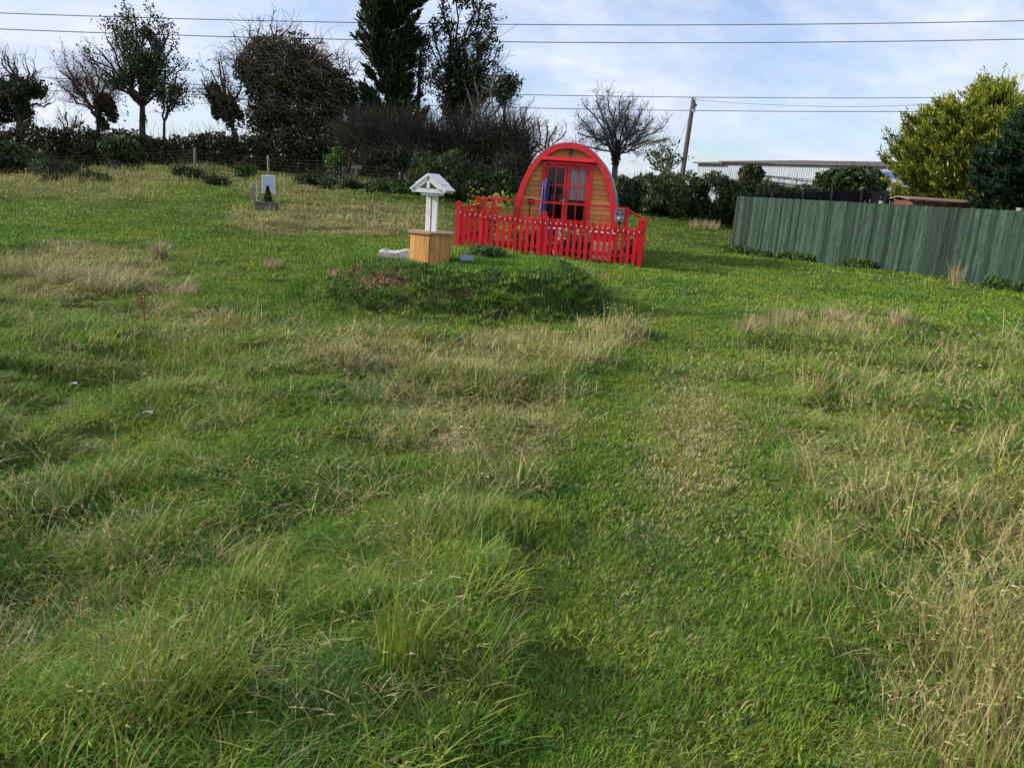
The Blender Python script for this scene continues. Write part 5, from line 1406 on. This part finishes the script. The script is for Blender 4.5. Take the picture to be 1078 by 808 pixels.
tussock(1005, 302, .75, .12, 70, 212, 'tall dead grass stalks standing against the green fence', w_=(.008, .014), lean=(0, .35))
tussock(765, 236, .8, .9, 520, 213, 'pale tall dead grass at the near end of the gorse hedge', w_=(.012, .024), lean=(0, .6))
tussock(740, 240, .5, .6, 320, 214, 'low dead grass in front of the gorse hedge', w_=(.012, .022))
tussock(340, 182, .7, .5, 260, 215, 'tawny dead grass spilling beside the yellow green shrub', w_=(.014, .026), lean=(.2, .9))
tussock(655, 352, .28, .14, 110, 216, 'short straw tuft where the path meets the mown strip', w_=(.006, .011))
# bright coarse clumps in the foreground
COARSE = leafmat('coarse_bright_grass', [(.09, .17, .018), (.17, .24, .024), (.27, .30, .04)], .3, 4)
tussock(190, 745, .36, .20, 260, 220, 'bright yellow green coarse grass clump in the left foreground', COARSE, (.1, .9), (.0035, .0065))
tussock(430, 800, .34, .16, 60, 221, 'broad bladed grass clump in the bottom foreground left of the path', COARSE, (.5, 1.3), (.007, .012))
tussock(424, 735, .40, .08, 80, 222, 'narrow upright yellowing grass tuft behind the broad bladed clump', COARSE, (.0, .35), (.004, .008))
tussock(258, 640, .36, .10, 120, 223, 'tall wispy tussock in the middle of the left field', COARSE, (.1, .5), (.0022, .004), az=(.2, 1.4))
# dock
p = gnd(153, 352); q = np.random.default_rng(61); t = thing('dock_plant', 'rusty red dock seed stalk in the grass at the left', 'dock', p)
mb = MB(); P, _ = wander(q, (0, 0, -.02), (.12, 0, 1), .34, 6, .06); mb.tube(P, np.linspace(.006, .003, 7), 5); T_ = [P[3:]]
for i in range(6): W_, _ = wander(q, P[2 + i % 4], (q.normal() * .5, q.normal() * .5, 1), .13, 3, .1); mb.tube(W_, .002, 3, cap=False); T_.append(W_[1:])
mb.build('stem', DOCKM, t); T_ = np.concatenate(T_); T_ = np.repeat(T_, 9, 0) + q.normal(size=(len(T_) * 9, 3)) * .018; mb = MB(); leafquads(mb, T_, .011, q, 1.4); mb.build('seed_head', DOCKM, t)

# low dark weeds, thickened on the mound's front and right slopes as painted shade
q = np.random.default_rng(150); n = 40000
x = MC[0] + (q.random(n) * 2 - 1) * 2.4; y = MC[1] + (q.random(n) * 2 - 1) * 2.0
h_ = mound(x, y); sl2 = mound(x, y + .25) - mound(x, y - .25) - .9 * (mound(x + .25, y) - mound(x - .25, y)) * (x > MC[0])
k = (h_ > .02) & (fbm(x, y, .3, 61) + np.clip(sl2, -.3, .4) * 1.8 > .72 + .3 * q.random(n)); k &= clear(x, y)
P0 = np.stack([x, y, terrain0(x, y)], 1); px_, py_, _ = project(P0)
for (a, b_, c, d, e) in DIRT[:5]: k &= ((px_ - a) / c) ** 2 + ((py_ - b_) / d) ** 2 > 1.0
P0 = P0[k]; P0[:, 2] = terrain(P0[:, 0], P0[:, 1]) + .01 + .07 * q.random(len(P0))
SHADE_LEAF = leafmat('mound_shade_leaves', [(.026, .070, .014), (.045, .105, .018), (.08, .15, .028)], .2, 3)
mb = MB(); leafquads(mb, P0, .022, q, 2.2, axis=(0, 0, .9)); o = mb.build('mound_weeds', SHADE_LEAF); tag(o, 'dark low weeds put over the front of the mound to paint its shade', 'weeds', kind='stuff')

q = np.random.default_rng(151); P = []
for i in range(2200):
    s_ = q.random() * (gl + 3); p = G0 + gdn * s_ + gn * (.08 + .16 * q.random())
    if vnoise(np.array([s_]), np.array([0.]), .8, 71)[0] > .3: P.append([p[0], p[1], gz(p[0], p[1])])
P = np.repeat(np.array(P), 9, 0); P[:, 2] += .22 * q.random(len(P)) ** 1.4; P[:, :2] += q.normal(size=(len(P), 2)) * .04
mb = MB(); leafquads(mb, P, .035, q, 4.5, axis=(0, 0, 1.6)); o = mb.build('fence_foot_grass', LOWG); tag(o, 'unmown grass along the foot of the green fence', 'grass', kind='stuff')

# ------------------------------------------------------------------ sky and sun
SUN = Vector((-.99, -.02, 0)).normalized(); EL = R(24)
sd = Vector((SUN.x * math.cos(EL), SUN.y * math.cos(EL), math.sin(EL)))
w = bpy.data.worlds.new('World'); sc.world = w; w.use_nodes = True
nt = w.node_tree; nt.nodes.clear()
out = nt.nodes.new('ShaderNodeOutputWorld'); bg = nt.nodes.new('ShaderNodeBackground'); bg.inputs[1].default_value = .115
sky = nt.nodes.new('ShaderNodeTexSky'); sky.sky_type = 'NISHITA'; sky.sun_disc = False
sky.sun_elevation = EL; sky.sun_rotation = math.atan2(sd.x, sd.y); sky.air_density = 1.0; sky.dust_density = .6; sky.ozone_density = 2.0
tc = N(nt, 'ShaderNodeTexCoord').outputs['Generated']
sx = N(nt, 'ShaderNodeSeparateXYZ'); L(nt, tc, sx.inputs[0])
zz = math_(nt, 'ADD', math_(nt, 'MAXIMUM', sx.outputs[2], 0.), .34)
cx = math_(nt, 'DIVIDE', sx.outputs[0], zz); cy = math_(nt, 'DIVIDE', sx.outputs[1], zz)
cb = N(nt, 'ShaderNodeCombineXYZ'); L(nt, cx, cb.inputs[0]); L(nt, cy, cb.inputs[1])
cv = scaled(nt, cb.outputs[0], (1.0, 1.2, 1))
n1 = noise(nt, cv, 1.1, 5, .55)
n2 = noise(nt, cv, 3.2, 5, .65)
f = maprange(nt, math_(nt, 'ADD', math_(nt, 'MULTIPLY', n1, .7), math_(nt, 'MULTIPLY', n2, .3)), .37, .58, .2, 1.)
f = math_(nt, 'MULTIPLY', f, maprange(nt, sx.outputs[2], -.02, .10, .8, 1.))
ccol = mixc(nt, maprange(nt, n2, .35, .7), (4.3, 4.85, 6.1), (5.5, 5.75, 6.5))
skyb = mixc(nt, 1.0, sky.outputs[0], (.88, .97, 1.2), 'MULTIPLY')
col = mixc(nt, f, skyb, ccol)
L(nt, col, bg.inputs[0]); L(nt, bg.outputs[0], out.inputs[0])
sl = bpy.data.lights.new('sun', 'SUN'); sl.energy = 4.2; sl.angle = R(6); sl.color = (1.0, .91, .78)
so = bpy.data.objects.new('sun', sl); COL.objects.link(so)
so.rotation_euler = (-sd).to_track_quat('-Z', 'Y').to_euler(); so.location = (0, 0, 30)
sc.view_settings.view_transform = 'Standard'; sc.view_settings.look = 'None'
sc.view_settings.exposure = 0.52; sc.view_settings.gamma = 1.0
cy_ = sc.cycles
cy_.max_bounces = 5; cy_.diffuse_bounces = 2; cy_.glossy_bounces = 2; cy_.transmission_bounces = 3; cy_.transparent_max_bounces = 6
cy_.use_adaptive_sampling = True; cy_.use_denoising = True
cy_.caustics_reflective = False; cy_.caustics_refractive = False
